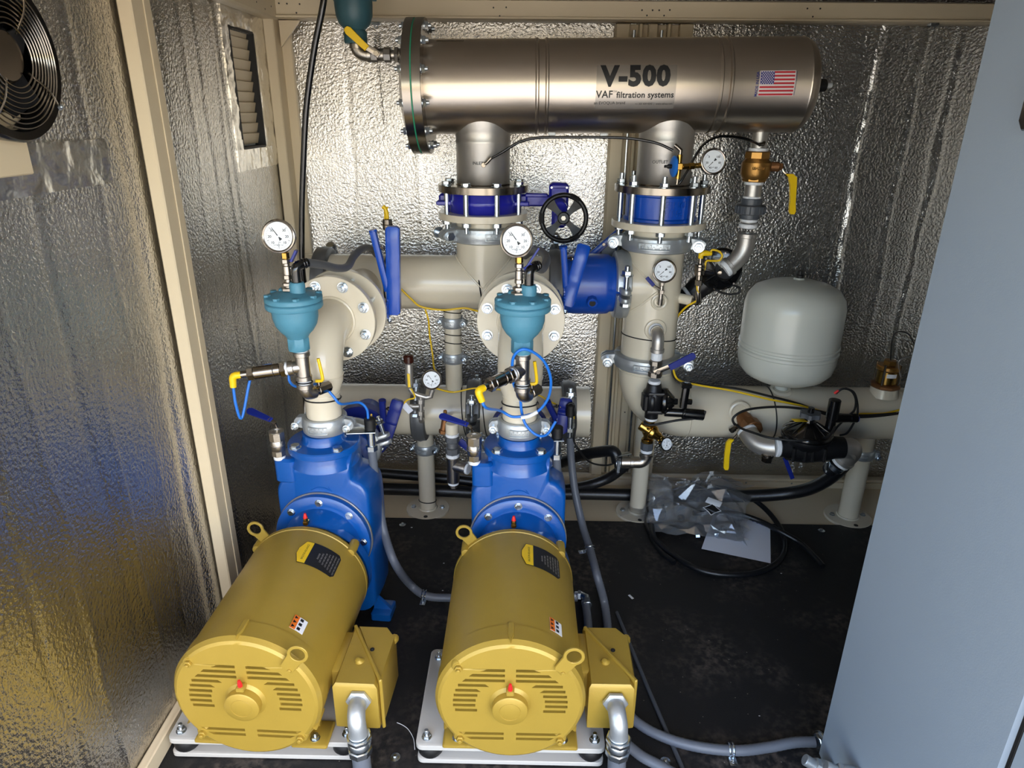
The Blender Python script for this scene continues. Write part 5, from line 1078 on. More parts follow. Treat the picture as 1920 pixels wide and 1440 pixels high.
h = MB(); h.tube(spline([(DX+.078, DY-.012, Z['t1']-.046), (DX+.083, DY-.016, Z['t1']-.060), (DX+.098, DY-.02, Z['t1']-.072), (DX+.106, DY-.02, Z['t1']-.078)], 4), .005, 8)
y_ = MB(); T = frame((0, 0, 0), (.25, -1, 0), (1, 0, 0)); o = V((DX+.098, DY-.024, Z['t1']-.070)); y_.loft([[o+V((a+sx*w, dy*.006, z_)) for sx, dy in ((-1, -1), (1, -1), (1, 1), (-1, 1))] for a, z_, w in ((0, .004, .012), (.012, -.006, .013), (.018, -.03, .010), (.024, -.08, .0085), (.028, -.112, .010), (.029, -.120, .006))])
t = nip('brass_ball_valve', 'brass ball valve with yellow drooping lever below the tank right end', 'valve', [('valve_body', m_brass, b), ('stem', m_bronze, s_), ('lever', m_ssm, h), ('lever_grip', m_yel, y_)])
for zz in (Z['t1']+.004, Z['b1']-.004): q = MB(); q.cyl((DX, DY, zz+.005), (DX, DY, zz-.005), .030, 24, .001); q.build('thread_tape', m_tef, t)
b = MB(); b.cyl((DX, DY, Z['b1']-.008), (DX, DY, Z['s1']-.004), .0265, 24, .001); w_ = MB(); w_.cyl((DX, DY, Z['s1']), (DX, DY, Z['s1']-.009), .029, 24, .001); nip('pipe_nipple', 'short stamped steel nipple between brass valve and grey union', 'fitting', [('nipple', m_ssdull, b), ('thread_tape', m_tef, w_)])
b = MB(); u0, u1 = Z['s1']-.006, Z['u1']; hh = u0-u1; b.cyl((DX, DY, u0), (DX, DY, u1), .0335, 24, .002); b.lathe([(.034, -hh*.30), (.044, -hh*.32), (.047, -hh*.36), (.047, -hh*.72), (.044, -hh*.76), (.034, -hh*.78)], (DX, DY, u0), n=40)
for k in range(20): a = 2*PI*k/20; b.box((DX+.047*math.cos(a), DY+.047*math.sin(a), u0-hh*.54), (.004, .004, hh*.34), .001)
single(b, 'pipe_union', m_pvc, 'dark grey plastic pipe union below the brass ball valve', 'union')
EP = V((0.742,2.300,1.030)); EQ = V((0.720,2.300,0.997))
b = MB(); b.cyl((DX, DY, u1), (DX, DY, u1-.014), .0255, 20); b.tube([(DX, DY, Z['e1']-.012), (DX, DY, Z['e1']-.03)]+[V((DX, DY, Z['e1']-.03))*(1-s)**2+V((DX, DY, Z['e1']-.075))*2*s*(1-s)+V((DX-.050, DY-.006, Z['e1']-.112))*s*s for s in [i/8 for i in range(1, 9)]], .0295, 24); b.ring((DX, DY, Z['e1']-.002), (DX, DY, Z['e1']-.016), .032, .02, 28); w_ = MB(); w_.cyl((DX, DY, u1-.001), (DX, DY, u1-.010), .028, 22); w_.cyl((DX, DY, u1-.016), (DX, DY, u1-.030), .029, 22)
pe = V((DX-.050, DY-.006, Z['e1']-.112)); de = V((-.78, -.10, -.6)).normalized(); w_.cyl(pe+de*.002, pe+de*.018, .029, 22); b.ring(pe-de*.008, pe+de*.003, .033, .02, 28)
nip('pipe_elbow', 'large stainless elbow feeding the black diaphragm valve behind the ivory tank', 'fitting', [('elbow_body', m_ssdull, b), ('thread_tape', m_tef, w_)])
VC = V((0.672,2.320,0.953)); vn = V((-.25, -.93, -.12)).normalized()
b = MB(); b.tube([pe+de*.012, V((0.685,2.360,0.934)), V((0.616,2.370,0.878)), V((0.581,2.380,0.837)), V((0.544,2.400,0.796))], [.034, .042, .040, .034, .034], 24); g = MB(); g.lathe([(0, .030), (.010, .030), (.014, .024), (.045, .016), (.062, .012), (.070, .008), (.0725, .002), (.0725, -.018), (.066, -.022), (.03, -.03)], VC, vn, 48)
for k in range(8): 
    a = 2*PI*k/8; F = frame(VC, vn); p = V(F @ V((.018*math.cos(a), .018*math.sin(a), .018))); p2 = V(F @ V((.056*math.cos(a), .056*math.sin(a), .010))); g.bar(p, p2, .006, .012, vn)
s_ = MB(); s_.lathe([(0, .040), (.008, .038), (.010, .030), (.010, .026)], VC, vn, 18); w_ = MB(); p = V((0.590,2.360,0.857)); w_.cyl(p, p+V((-.009, 0, -.007)), .036, 24)
t = nip('diaphragm_valve', 'big round black diaphragm valve on wall side right of the main riser', 'valve', [('valve_body', m_black, b), ('bonnet', m_gloss, g), ('centre_screw', m_ssm, s_), ('thread_tape', m_tef, w_)])
for k in range(6): a = .4+k*PI/3; F = frame(VC, vn); bolt(t, F @ V((.064*math.cos(a), .064*math.sin(a), .011)), vn, .004, 'plain', m_ssm)
cable([(0.713,2.280,0.910), (0.732,2.280,0.901), (0.733,2.280,0.886), (0.713,2.280,0.879), (0.684,2.280,0.882), (0.659,2.280,0.891), (0.651,2.300,0.902)], .0035, m_rub, 'thin black tube looping under the round black diaphragm valve')
# --- sensor with yellow plug beside the riser
o = V((0.581,2.220,0.860)); top = V((0.576,2.220,1.015)); ax = (top-o).normalized(); L = (top-o).length
b = MB(); b.cyl(V((BX+.085, YP-.03, o.z+.006)), V((BX+.125, YP-.055, o.z+.004)), .017, 20); n_ = MB(); n_.tube([V((BX+.122, YP-.053, o.z+.004)), o+V((.0, .012, .0)), o+V((.003, 0, .012)), o+ax*L*.25], .0095, 14); n_.cyl(o+ax*L*.2, o+ax*L*.52, .0085, 12); n_.hexa(o+ax*L*.40, o+ax*L*.52, .0125); n_.cyl(o+ax*L*.52, o+ax*L*.64, .010, 14); n_.cyl(o+ax*L*.62, o+ax*L*.86, .0165, 20, .002); n_.cyl(o+ax*L*.86, o+ax*L*1.0, .007, 12)
for f in (.72, .80): n_.torus(o+ax*L*f, ax, .0168, .0018, 20, 6)
tp = o+ax*L; p_ = MB(); p_.tube([tp-ax*.004, tp+ax*.008, tp+ax*.012+V((.012, 0, .001)), tp+ax*.012+V((.034, 0, -.001))], [.008, .0095, .0095, .0065], 12)
nip('pressure_probe', 'small steel probe with yellow plug on the right flank of the main riser', 'sensor', [('boss', m_pipe, b), ('probe_body', m_ssm, n_), ('cable_plug', m_yel, p_)])
cable([tp+ax*.012+V((.030, 0, -.001)), (0.610,2.220,1.038), (0.632,2.220,1.034), (0.644,2.220,1.021), (0.637,2.220,1.005), (0.614,2.220,1.003), (0.594,2.215,1.002), (0.590,2.215,0.971), (0.576,2.215,0.941), (0.574,2.215,0.915), (0.584,2.215,0.888), (0.576,2.220,0.869), (0.557,2.240,0.849), (0.540,2.270,0.814), (0.538,2.320,0.772)], .0034, m_ycab, 'yellow cable looping from the plug beside the main riser')
# --- gauges of the filter
def tubing(pts, label): return cable(pts, .0042, m_gloss, label, 'tube', 'sensing_tube', group='black sensing tubes')
b = MB(); p = V((-0.121,2.210,1.292)); b.cyl(p+V((0, .004, 0)), p+V((0, -.006, 0)), .0075, 12); b.tube([p, p+V((.010, -.004, .007)), p+V((.024, -.004, .022))], .0055, 10); single(b, 'tube_fitting', m_ssm, 'tiny steel fitting where black tube meets the left nozzle', 'fitting')
tubing([V((-0.121,2.210,1.292))+V((.020, -.004, .018)), (-0.066,2.195,1.329), (-0.010,2.190,1.361), (0.046,2.190,1.373), (0.126,2.190,1.375), (0.221,2.190,1.376), (0.315,2.180,1.374), (0.394,2.170,1.362), (0.444,2.160,1.342)], 'black sensing tube looping under the tank between its two nozzles')
for px in (1035, 1132):
    p = V((0.085,2.190,1.380)) if px == 1035 else V((0.240,2.190,1.379)); q = MB(); q.box(p+V((0, .008, .004)), (.022, .018, .010), .002); single(q, 'tube_clip', m_wcase, 'small white clip under the tank holding black tube, ' + ('left one' if px == 1035 else 'right one'), 'clip')
c = V((0.465,2.155,1.297)); b = MB(); b.cyl(c+V((0, 0, .034)), c-V((0, 0, .036)), .0078, 14); b.box(c, (.020, .020, .020), .002); b.hexa(c+V((.010, 0, 0)), c+V((.030, .003, .001)), .009); b.hexa(c+V((.030, .003, .001)), c+V((.046, .005, .002)), .0105); b.cyl(c+V((.046, .005, .002)), c+V((.075, .008, .004)), .0075, 12); s_ = MB(); s_.tube([c+V((0, 0, .032)), c+V((.001, 0, .046)), c+V((-.012, 0, .056)), c+V((-.019, 0, .060))], .006, 10); s_.tube([c-V((0, 0, .034)), c-V((.001, 0, .052))], .0058, 10)
k_ = MB(); k_.lathe([(0, 0), (.030, .001), (.031, .004), (.026, .008), (.012, .010), (0, .010)], c-V((.012, 0, 0)), (-1, -.15, 0), 24); n_ = MB(); n_.lathe([(.006, .0), (.007, .012), (.004, .016), (.004, .024), (0, .024)], c-V((.020, 0, 0)), (-1, -.15, 0), 14)
nip('needle_valve', 'brass needle valve block with blue knob in front of the right nozzle', 'valve', [('valve_body', m_brassb, b), ('tube_fitting', m_ssm, s_), ('knob', m_bcab, k_), ('knob_screw', m_rub, n_)])
gauge((0.562,2.140,1.313), (.05, -1, .18), .0385, 'steel rimmed pressure gauge right of the right nozzle, beside brass fittings', 'psi', -2.35)
tubing([(0.733,2.265,1.355), (0.682,2.240,1.373), (0.619,2.220,1.381), (0.576,2.210,1.377), (0.541,2.200,1.356), (0.517,2.190,1.321), (0.500,2.185,1.286), (0.482,2.180,1.255), (0.474,2.180,1.244)], 'black sensing tube arching from the drain nipple behind the gauge')
b = MB(); p = V((0.744,2.270,1.358)); b.tube([p+V((.004, .01, .004)), p, p+V((-.014, -.004, -.001))], .006, 10); single(b, 'tube_fitting', m_ssm, 'tiny steel fitting on the drain nipple under the tank right end', 'fitting')
# --- gauge on the main riser
gauge((0.452,2.165,0.980), (0, -1, .16), .0385, 'white dial pressure gauge in front of the thick vertical pipe', 'psi', -2.3)
c = V((0.453,2.190,0.933)); b = MB(); b.hexa(c+V((0, 0, .006)), c-V((0, 0, .006)), .0075); b.cyl(c-V((0, 0, .006)), c-V((0, 0, .052)), .0075, 12); b.hexa(c-V((0, 0, .020)), c-V((0, 0, .032)), .010); b.tube([c-V((0, 0, .050)), c-V((0, 0, .066)), c-V((0, -.02, .068)), V((c.x, YP-.088, c.z-.066))], .0085, 12)
l_ = MB(); l_.bar(c+V((-.004, -.006, -.018)), c+V((-.034, -.008, .0)), .008, .003, (0, -1, 0)); n_ = MB(); n_.bar(c+V((-.028, -.009, -.004)), c+V((-.052, -.010, .022)), .012, .005, (0, -1, 0)); k_ = MB(); k_.torus((c.x, YP-.094, c.z-.064), (0, -1, 0), .022, .006, 24, 8)
nip('gauge_cock', 'gauge cock with tiny navy lever on the front of the thick vertical pipe', 'valve', [('cock_body', m_nick, b), ('lever', m_ssm, l_), ('lever_grip', m_navy, n_), ('weld_boss', m_pipe, k_)])
# --- pilot line down the front of the big elbow
AX, AY = 0.449, 2.15
zt = 0.711; za = 0.685; zv = 0.628; zw = 0.605; zs = 0.478; zr = 0.454; zq = 0.387; zp = 0.358; zo = 0.342
b = MB(); b.tube([(AX, YP-.088, zt+.062), (AX, AY+.028, zt+.062)]+[(AX, AY+.028-.028*math.sin(a), zt+.034+.028*math.cos(a)) for a in [PI/2*i/8 for i in range(1, 9)]]+[(AX, AY, zt+.004)], .0195, 22); b.ring((AX, AY, zt+.016), (AX, AY, zt+.003), .0225, .012, 24); b.torus((AX, AY+.034, zt+.062), (0, 1, 0), .0195, .003, 22, 6)
k_ = MB(); k_.torus((AX, YP-.092, zt+.062), (0, -1, 0), .030, .007, 28, 8); w_ = MB(); w_.cyl((AX, AY, zt+.003), (AX, AY, za+.002), .0185, 22); w_.cyl((AX, YP-.09, zt+.062), (AX, YP-.105, zt+.062), .0245, 22)
nip('pipe_elbow', 'stainless elbow low on the front of the thick vertical pipe', 'fitting', [('elbow_body', m_ssdull, b), ('weld_boss', m_pipe, k_), ('thread_tape', m_tef, w_)])
b = MB(); b.hexa((AX, AY, za+.002), (AX, AY, za-.016), .0225, 8); b.cyl((AX, AY, za-.014), (AX, AY, zv+.018), .019, 20); b.hexa((AX, AY, zv+.020), (AX, AY, zv), .0235, 8); s_ = MB(); c = V((AX+.002, AY-.020, (za+zv)/2)); s_.cyl(c, c-V((0, .012, 0)), .008, 14); s_.hexa(c-V((0, .010, 0)), c-V((0, .017, 0)), .0075); s_.bar(c+V((-.012, -.012, -.003)), c+V((.044, -.014, .024)), .016, .003, (0, -1, 0))
n_ = MB(); F = frame(c+V((.034, -.018, .018)), (0, -1, 0), (.86, 0, .50)); n_.prism([(0, -.011), (.082, -.0125), (.090, -.008), (.092, 0), (.090, .008), (.082, .0125), (0, .011)], .006, F, .0015); q = MB(F); q.text('WATTS LFFBV', .007, M.Translation((.044, 0, .0064)), .0002)
nip('lever_ball_valve', 'steel ball valve with raised navy lever in front of the large low coupling', 'valve', [('valve_body', m_nick, b), ('lever', m_ssm, s_), ('lever_grip', m_navy, n_)])
b = MB(); b.lathe([(.021, 0), (.024, -.004), (.026, -.02), (.034, -.03), (.036, -.05), (.034, -.085), (.026, -.098), (.023, -.104), (.023, -.125)], (AX, AY, zw), n=28); b.lathe([(.040, .0), (.043, .004), (.043, .012), (.040, .016)], (AX-.012, AY-.0, zw-.062), (1, -.1, 0), 36, loop=False); b.box((AX-.028, AY-.01, zw-.062), (.02, .05, .06), .008)
for dz in (-.03, -.095): b.bar((AX-.02, AY-.028, zw+dz), (AX+.03, AY-.030, zw+dz), .012, .010, (0, -1, 0))
g = MB(); g.lathe([(.03, 0), (.043, .002), (.045, .006), (.045, .016), (.042, .020), (.018, .040), (.012, .044), (.010, .056), (0, .056)], (AX+.026, AY-.004, zw-.062), (1, -.12, 0), 40)
for k in range(8):
    a = 2*PI*k/8; F = frame((AX+.026, AY-.004, zw-.062), (1, -.12, 0)); g.bar(F @ V((.040*math.cos(a), .040*math.sin(a), .020)), F @ V((.014*math.cos(a), .014*math.sin(a), .044)), .004, .006, (0, -1, 0))
w_ = MB(); w_.cyl((AX, AY, zw+.010), (AX, AY, zw-.002), .0205, 20); w_.cyl((AX, AY, zw-.122), (AX, AY, zw-.136), .0205, 20)
so = MB(); so.bar((AX+.105, AY-.014, zw+.004), (AX+.100, AY-.016, zw-.080), .024, .022, (0, -1, 0)); so.hexa((AX+.088, AY-.014, zw-.058), (AX+.128, AY-.016, zw-.060), .010); so.box((AX+.104, AY-.012, zw-.002), (.034, .03, .018), .004)
sl = MB(); sl.cyl((AX+.04, AY-.012, zw-.100), (AX+.10, AY-.016, zw-.101), .015, 18); sl.cyl((AX+.098, AY-.016, zw-.101), (AX+.172, AY-.020, zw-.106), .0185, 22, .002); sl.torus((AX+.104, AY-.016, zw-.101), (1, 0, 0), .0185, .003, 22, 6)
t = nip('solenoid_valve', 'black plastic solenoid valve standing upright in front of the big beige elbow', 'valve', [('valve_body', m_black, b), ('bonnet', m_gloss, g), ('thread_tape', m_tef, w_), ('pilot_block', m_gloss, so), ('solenoid', m_gloss, sl)])
for k in range(6): a = .3+k*PI/3; F = frame((AX+.026, AY-.004, zw-.062), (1, -.12, 0)); bolt(t, F @ V((.040*math.cos(a), .040*math.sin(a), .019)), (1, -.12, 0), .0042, 'plain', m_ssm)
cable([(AX+.172, AY-.020, zw-.104), (0.621,2.120,0.516), (0.615,2.120,0.500), (0.584,2.120,0.490), (0.531,2.120,0.483), (0.479,2.120,0.471), (0.447,2.120,0.464), (0.425,2.130,0.465), (0.426,2.140,0.468)], .0040, m_rub, 'black solenoid wire looping to the brass regulator')
b = MB(); b.hexa((AX-.004, AY, zs-.012), (AX-.004, AY, zs-.030), .019, 8); b.lathe([(.014, 0), (.020, -.006), (.021, -.03), (.016, -.04), (.016, -.046)], (AX-.005, AY, zs-.028), n=22); d = V((.80, -.30, -.42)).normalized(); o = V((AX-.004, AY-.004, zs-.046)); b.cyl(o-d*.036, o+d*.02, .0175, 22, .003); b.lathe([(.019, .0), (.026, .004), (.027, .014), (.024, .020), (.017, .026), (.014, .040), (.009, .044), (.009, .060), (0, .060)], o+d*.002, d, 26); b.hexa((AX-.006, AY, zq+.012), (AX-.006, AY, zq-.004), .021, 8); b.cyl(o+V((.012, -.01, -.016)), o+V((.045, -.022, -.036)), .0055, 12)
single(b, 'pressure_regulator', m_brassb, 'brass pressure regulator below the upright solenoid valve', 'regulator')
gauge((0.499,2.100,0.403), (.42, -.86, .30), .0245, 'tiny black cased pressure gauge beside the brass regulator', 'bar', .2, m_gloss)
b = MB(); b.hexa((AX-.006, AY, zq), (AX-.006, AY, zp-.001), .022, 8); w_ = MB(); w_.cyl((AX-.006, AY, zp), (AX-.006, AY, zp-.012), .0205, 20); b.hexa((AX-.006, AY, zq-.002), (AX-.006, AY, zq-.012), .0225, 8)
nip('hex_nipple', 'grey hex nipple with white tape under the brass regulator', 'fitting', [('nipple', m_pvc, b), ('thread_tape', m_tef, w_)])
EX = AX-.006; b = MB(); b.tube([(EX, AY, zo+.002), (EX, AY, zo-.012)]+[(EX-.024*(1-math.cos(a)), AY, zo-.012-.024*math.sin(a)) for a in [PI/2*i/8 for i in range(1, 9)]]+[(EX-.085, AY, zo-.037)], .0205, 22); b.ring((EX-.044, AY, zo-.036), (EX-.056, AY, zo-.036), .0232, .012, 24); b.ring((EX, AY, zo), (EX, AY, zo-.012), .0232, .012, 24)
single(b, 'pipe_elbow', m_nick, 'nickel elbow joining brass regulator to the black hose', 'fitting')
b = MB(); hc = V((EX-.098, AY, zo-.036)); b.ring(hc+V((.008, 0, 0)), hc-V((.008, 0, 0)), .027, .0235, 28); b.box(hc+V((0, -.024, -.004)), (.012, .012, .05), .002); b.tube([hc+V((-.004, -.026, .026)), hc+V((.0, -.026, -.034))], .0035, 8); b.bar(hc+V((-.01, -.01, .030)), hc+V((.045, .01, .030)), .022, .003, (0, 0, 1)); single(b, 'hose_clamp', m_zinc, 'zinc hose clamp by the main riser support post', 'clamp')
def hose(pts, r, label, m=None, n=18): return cable(pts, r, m or m_hose, label, 'hose', 'black_hose', 8, n, 'black rubber hoses')
hose([hc, (0.330,2.160,0.341), (0.279,2.200,0.318), (0.219,2.260,0.270), (0.156,2.330,0.203), (0.077,2.380,0.147), (-0.048,2.420,0.099)], .0205, 'black hose running left from the zinc clamp behind the middle pump')
hose([(0.441,2.400,0.185), (0.404,2.410,0.137), (0.356,2.420,0.090), (0.293,2.420,0.062), (0.221,2.430,0.038), (0.060,2.440,0.017), (-0.201,2.460,0.045), (-0.398,2.470,0.058), (-0.615,2.470,0.074), (-0.810,2.470,0.083)], .020, 'black hose low along the back wall, upper of two')
hose([(1.155,2.170,0.318), (1.150,2.200,0.264), (1.131,2.240,0.197), (1.088,2.280,0.135), (1.019,2.320,0.090), (0.889,2.350,0.060), (0.691,2.380,0.039), (0.485,2.400,0.028), (0.230,2.410,0.023), (-0.048,2.420,0.012), (-0.328,2.420,0.022), (-0.586,2.420,0.027), (-0.801,2.420,0.033)], .024, 'thick black hose along the skid deck, lower of two, rising at right')
# --- irrigation valve on the outlet pipe
bo = V((0.786,2.210,0.452)); bd = V((0.799,2.130,0.443)); b = MB(); b.tube([bo+V((-.012, .03, .006)), bo, bd], [.026, .028, .026], 20); b.hexa(bo+(bd-bo)*.45, bo+(bd-bo)*.95, .034, 8); s_ = MB(); s_.tube([bo+V((-.02, -.01, -.022)), bo+V((-.045, -.025, -.032))], .008, 12); s_.hexa(bo+V((-.036, -.02, -.028)), bo+V((-.05, -.028, -.034)), .011); s_.tube([bo+V((-.022, -.03, -.036)), bo+V((-.030, -.032, -.05)), bo+V((-.044, -.034, -.068))], .004, 8)
y_ = MB(); o = bo+V((-.046, -.036, -.066)); y_.loft([[o+V((a+sx*w, dy*.005, z_)) for sx, dy in ((-1, -1), (1, -1), (1, 1), (-1, 1))] for a, z_, w in ((0, .004, .008), (-.009, -.010, .0085), (-.009, -.06, .0085), (-.006, -.108, .009), (-.004, -.116, .005))]); k_ = MB(); k_.torus((0.769,2.215,0.476), (0, -1, .1), .032, .008, 28, 8)
nip('brass_ball_valve', 'brass ball valve with hanging yellow lever on the outlet pipe', 'valve', [('valve_body', m_bronze, b), ('stem', m_ssm, s_), ('lever_grip', m_yel, y_), ('weld_boss', m_pipe, k_)])
A0, A1, A2 = V((0.775,2.140,0.442)), V((0.795,2.080,0.404)), V((0.850,2.060,0.418))
b = MB(); b.tube([A0+(A1-A0)*i/2*.25 for i in range(2)]+[A0.lerp(A1, .25)*(1-s)**2+A1*2*s*(1-s)+A2*s*s for s in [i/10 for i in range(1, 11)]], .0325, 26); w_ = MB(); w_.cyl(A0, A0+(A1-A0).normalized()*.012, .0335, 24); w_.cyl(A2-V((.004, 0, 0)), A2+V((.012, 0, 0)), .033, 24); k_ = MB(); o = V((0.824,2.050,0.399)); k_.cyl(o, o-V((0, 0, .012)), .020, 18); k_.hexa(o-V((0, 0, .010)), o-V((0, 0, .030)), .018)
nip('pipe_elbow', 'large steel elbow left of the black irrigation valve', 'fitting', [('elbow_body', m_ssdull, b), ('thread_tape', m_tef, w_), ('drain_plug', m_ssm, k_)])
VX0, VX1 = A2.x+.012, 1.071; vz = 0.420; vy = 2.06
IC = V((0.945, vy, vz+.030))
b = MB(); b.tube([(VX0, vy, vz), (VX0+.04, vy, vz), (IC.x-.05, vy, vz-.004), (IC.x, vy, vz-.008), (IC.x+.06, vy, vz-.004), (VX1-.03, vy, vz), (VX1, vy, vz)], [.034, .035, .042, .046, .044, .038, .036], 26); b.lathe([(.04, -.035), (.075, .0), (.079, .006), (.079, .014)], IC, n=48)
for dx in (-.05, -.012, .012, .05): b.box((IC.x+dx, vy-.042, vz-.008), (.010, .016, .05), .003)
g = MB(); g.lathe([(.079, .014), (.080, .018), (.080, .026), (.076, .031), (.030, .056), (.018, .062), (.015, .080), (0, .080)], IC, n=48)
for k in range(12): a = 2*PI*k/12; g.bar(IC+V((.070*math.cos(a), .070*math.sin(a), .032)), IC+V((.022*math.cos(a), .022*math.sin(a), .060)), .005, .008, (0, 0, 1))
h = MB(); h.cyl(IC+V((0, 0, .078)), IC+V((0, 0, .112)), .010, 16); kn = MB(); kn.plate([((.034 if k % 4 < 2 else .028)*math.cos(2*PI*k/24), (.034 if k % 4 < 2 else .028)*math.sin(2*PI*k/24)) for k in range(24)], [], .015, frame(IC+V((0, 0, .080)), (0, 0, 1)))
sl = MB(); sx = IC.x+.066; sl.cyl((sx, vy-.01, IC.z+.02), (sx, vy-.01, IC.z+.082), .0155, 18); sl.cyl((sx, vy-.01, IC.z+.078), (sx, vy-.01, IC.z+.145), .019, 22, .002); sl.cyl((sx, vy-.01, IC.z+.078), (sx+.07, vy-.005, IC.z+.079), .0135, 16); sl.cyl((sx+.06, vy-.005, IC.z+.079), (sx+.085, vy-.005, IC.z+.079), .0145, 16)
yt = MB(); yt.box((0, 0, 0), (.055, .022, .001), .0003, M.Translation(IC+V((-.035, -.012, .072))) @ M.Rotation(.12, 4, 'Y') @ M.Rotation(.3, 4, 'Z'))
bl = MB(); bl.box((sx+.082, vy-.005, IC.z+.079), (.014, .024, .020), .003)
t = nip('irrigation_valve', 'black irrigation valve with grey star knob in front of the outlet pipe', 'valve', [('valve_body', m_black, b), ('bonnet', m_gloss, g), ('knob_stem', m_gloss, h), ('star_knob', m_pvc, kn), ('solenoid', m_gloss, sl), ('yellow_tag', m_yel, yt), ('wire_joint', m_navy, bl)])
for k in range(6): a = .35+k*PI/3; bolt(t, IC+V((.069*math.cos(a), .069*math.sin(a), .029)), (0, 0, 1), .0052, 'plain', m_ssm)
R0, R1, R2 = V((VX1, vy, vz)), V((VX1+.052, vy, vz+.004)), V((VX1+.020, vy+.03, vz-.062))
b = MB(); b.tube([R0*(1-s)**2+R1*2*s*(1-s)+R2*s*s for s in [i/12 for i in range(13)]], .036, 26); b.lathe([(0, .03), (.02, .024), (.034, .008), (.037, 0)], R1-V((.035, 0, .02)), (.7, 0, .7), 24); w_ = MB(); d = (R2-R1).normalized(); w_.cyl(R2-d*.004, R2+d*.010, .037, 24); b.ring(R2-d*.016, R2-d*.003, .040, .02, 28)
nip('pipe_elbow', 'large steel elbow right of the black irrigation valve', 'fitting', [('elbow_body', m_ssdull, b), ('thread_tape', m_tef, w_)])
b = MB(); p = R2+d*.028; b.ring(p-d*.008, p+d*.008, .034, .028, 28); b.tube([p+V((-.036, -.01, .016)), p+V((-.034, -.014, -.022))], .004, 8); b.box(p+V((-.034, -.012, 0)), (.012, .014, .028), .002); nip('hose_clamp', 'zinc hose clamp below the irrigation valve right elbow', 'clamp', [('band', m_zinc, b)])
b = MB(); b.tube([R2+d*.008, R2+d*.05, V((1.155,2.170,0.318))+V((-.01, .0, -.01))], .027, 20); single(b, 'hose_barb', m_hose, 'black hose barb under the irrigation valve right elbow', 'fitting')
b = MB(); b.bar(V((0.903,2.100,0.359)), V((0.942,2.100,0.279)), .014, .006, (0, -1, 0)); single(b, 'valve_lever', m_navy, 'navy lever hanging below the black irrigation valve', 'lever')
wires = [([(0.518,2.200,0.641), (0.540,2.200,0.599), (0.611,2.200,0.580), (0.723,2.200,0.562), (0.855,2.200,0.532), (0.968,2.200,0.510), (1.102,2.200,0.476), (1.193,2.200,0.482), (1.266,2.200,0.485), (1.335,2.200,0.506)], .0036, m_ycab, 'yellow cable running right along the outlet pipe'),
 ([(0.512,2.210,0.647), (0.539,2.210,0.595), (0.632,2.210,0.577), (0.743,2.210,0.566), (0.857,2.210,0.540), (0.972,2.210,0.510), (1.090,2.210,0.467), (1.201,2.210,0.465), (1.309,2.210,0.479), (1.361,2.210,0.496)], .0042, m_rub, 'black cable running right along the outlet pipe'),
 ([(0.730,2.130,0.464), (0.720,2.130,0.488), (0.749,2.140,0.509), (0.808,2.160,0.515), (0.901,2.170,0.516), (1.012,2.170,0.504), (1.068,2.170,0.493), (1.184,2.180,0.484), (1.291,2.180,0.494)], .0042, m_rub, 'black cable arching over the brass outlet valve'),
 ([(0.729,2.130,0.468), (0.742,2.100,0.466), (0.774,2.060,0.468), (0.811,2.015,0.473), (0.895,1.990,0.477), (0.982,2.000,0.485), (1.013,2.020,0.514)], .0042, m_rub, 'black cable strapped across the front of the irrigation valve'),
 ([(1.009,2.050,0.616), (1.028,2.050,0.633), (1.056,2.050,0.626), (1.075,2.050,0.599), (1.084,2.060,0.557), (1.078,2.080,0.525), (1.060,2.100,0.477), (1.057,2.120,0.438)], .0036, m_rub, 'black solenoid wire arching right of the irrigation valve, left strand'),
 ([(1.041,2.060,0.631), (1.069,2.060,0.618), (1.086,2.060,0.587), (1.096,2.060,0.544), (1.100,2.080,0.497), (1.096,2.100,0.454), (1.085,2.120,0.436)], .0036, m_rub, 'black solenoid wire arching right of the irrigation valve, right strand'),
 ([(1.004,2.050,0.616), (1.015,2.050,0.627)], .004, m_red, 'short red wire end at the upright solenoid')]
for p_, r_, m_, l_ in wires: cable(p_, r_, m_, l_)
cable([(-0.391,2.190,0.905), (-0.361,2.190,0.874), (-0.329,2.200,0.844), (-0.259,2.200,0.834), (-0.188,2.200,0.841), (-0.144,2.190,0.835), (-0.087,2.100,0.852)], .0034, m_ycab, 'yellow cable drooping along the upper header underside')
cable([(-0.318,2.210,0.833), (-0.310,2.220,0.793), (-0.310,2.240,0.731), (-0.303,2.240,0.664), (-0.291,2.180,0.637), (-0.272,2.140,0.633)], .0030, m_ycab, 'yellow cable following the thin vertical pipe down')
cable([(-0.360,2.100,0.594), (-0.348,2.100,0.562), (-0.373,2.100,0.552), (-0.395,2.100,0.528), (-0.436,2.120,0.474), (-0.457,2.120,0.444), (-0.468,2.000,0.528), (-0.440,1.860,0.604)], .0030, m_ycab, 'yellow cable between the left pump bracket and the gauge tree')
cable([(-0.280,2.130,0.583), (-0.225,2.150,0.562), (-0.153,2.150,0.577), (-0.071,2.140,0.578), (0.045,2.130,0.569), (0.098,2.100,0.555), (0.135,2.060,0.552)], .0030, m_ycab, 'yellow cable running behind the middle riser above the lower header')
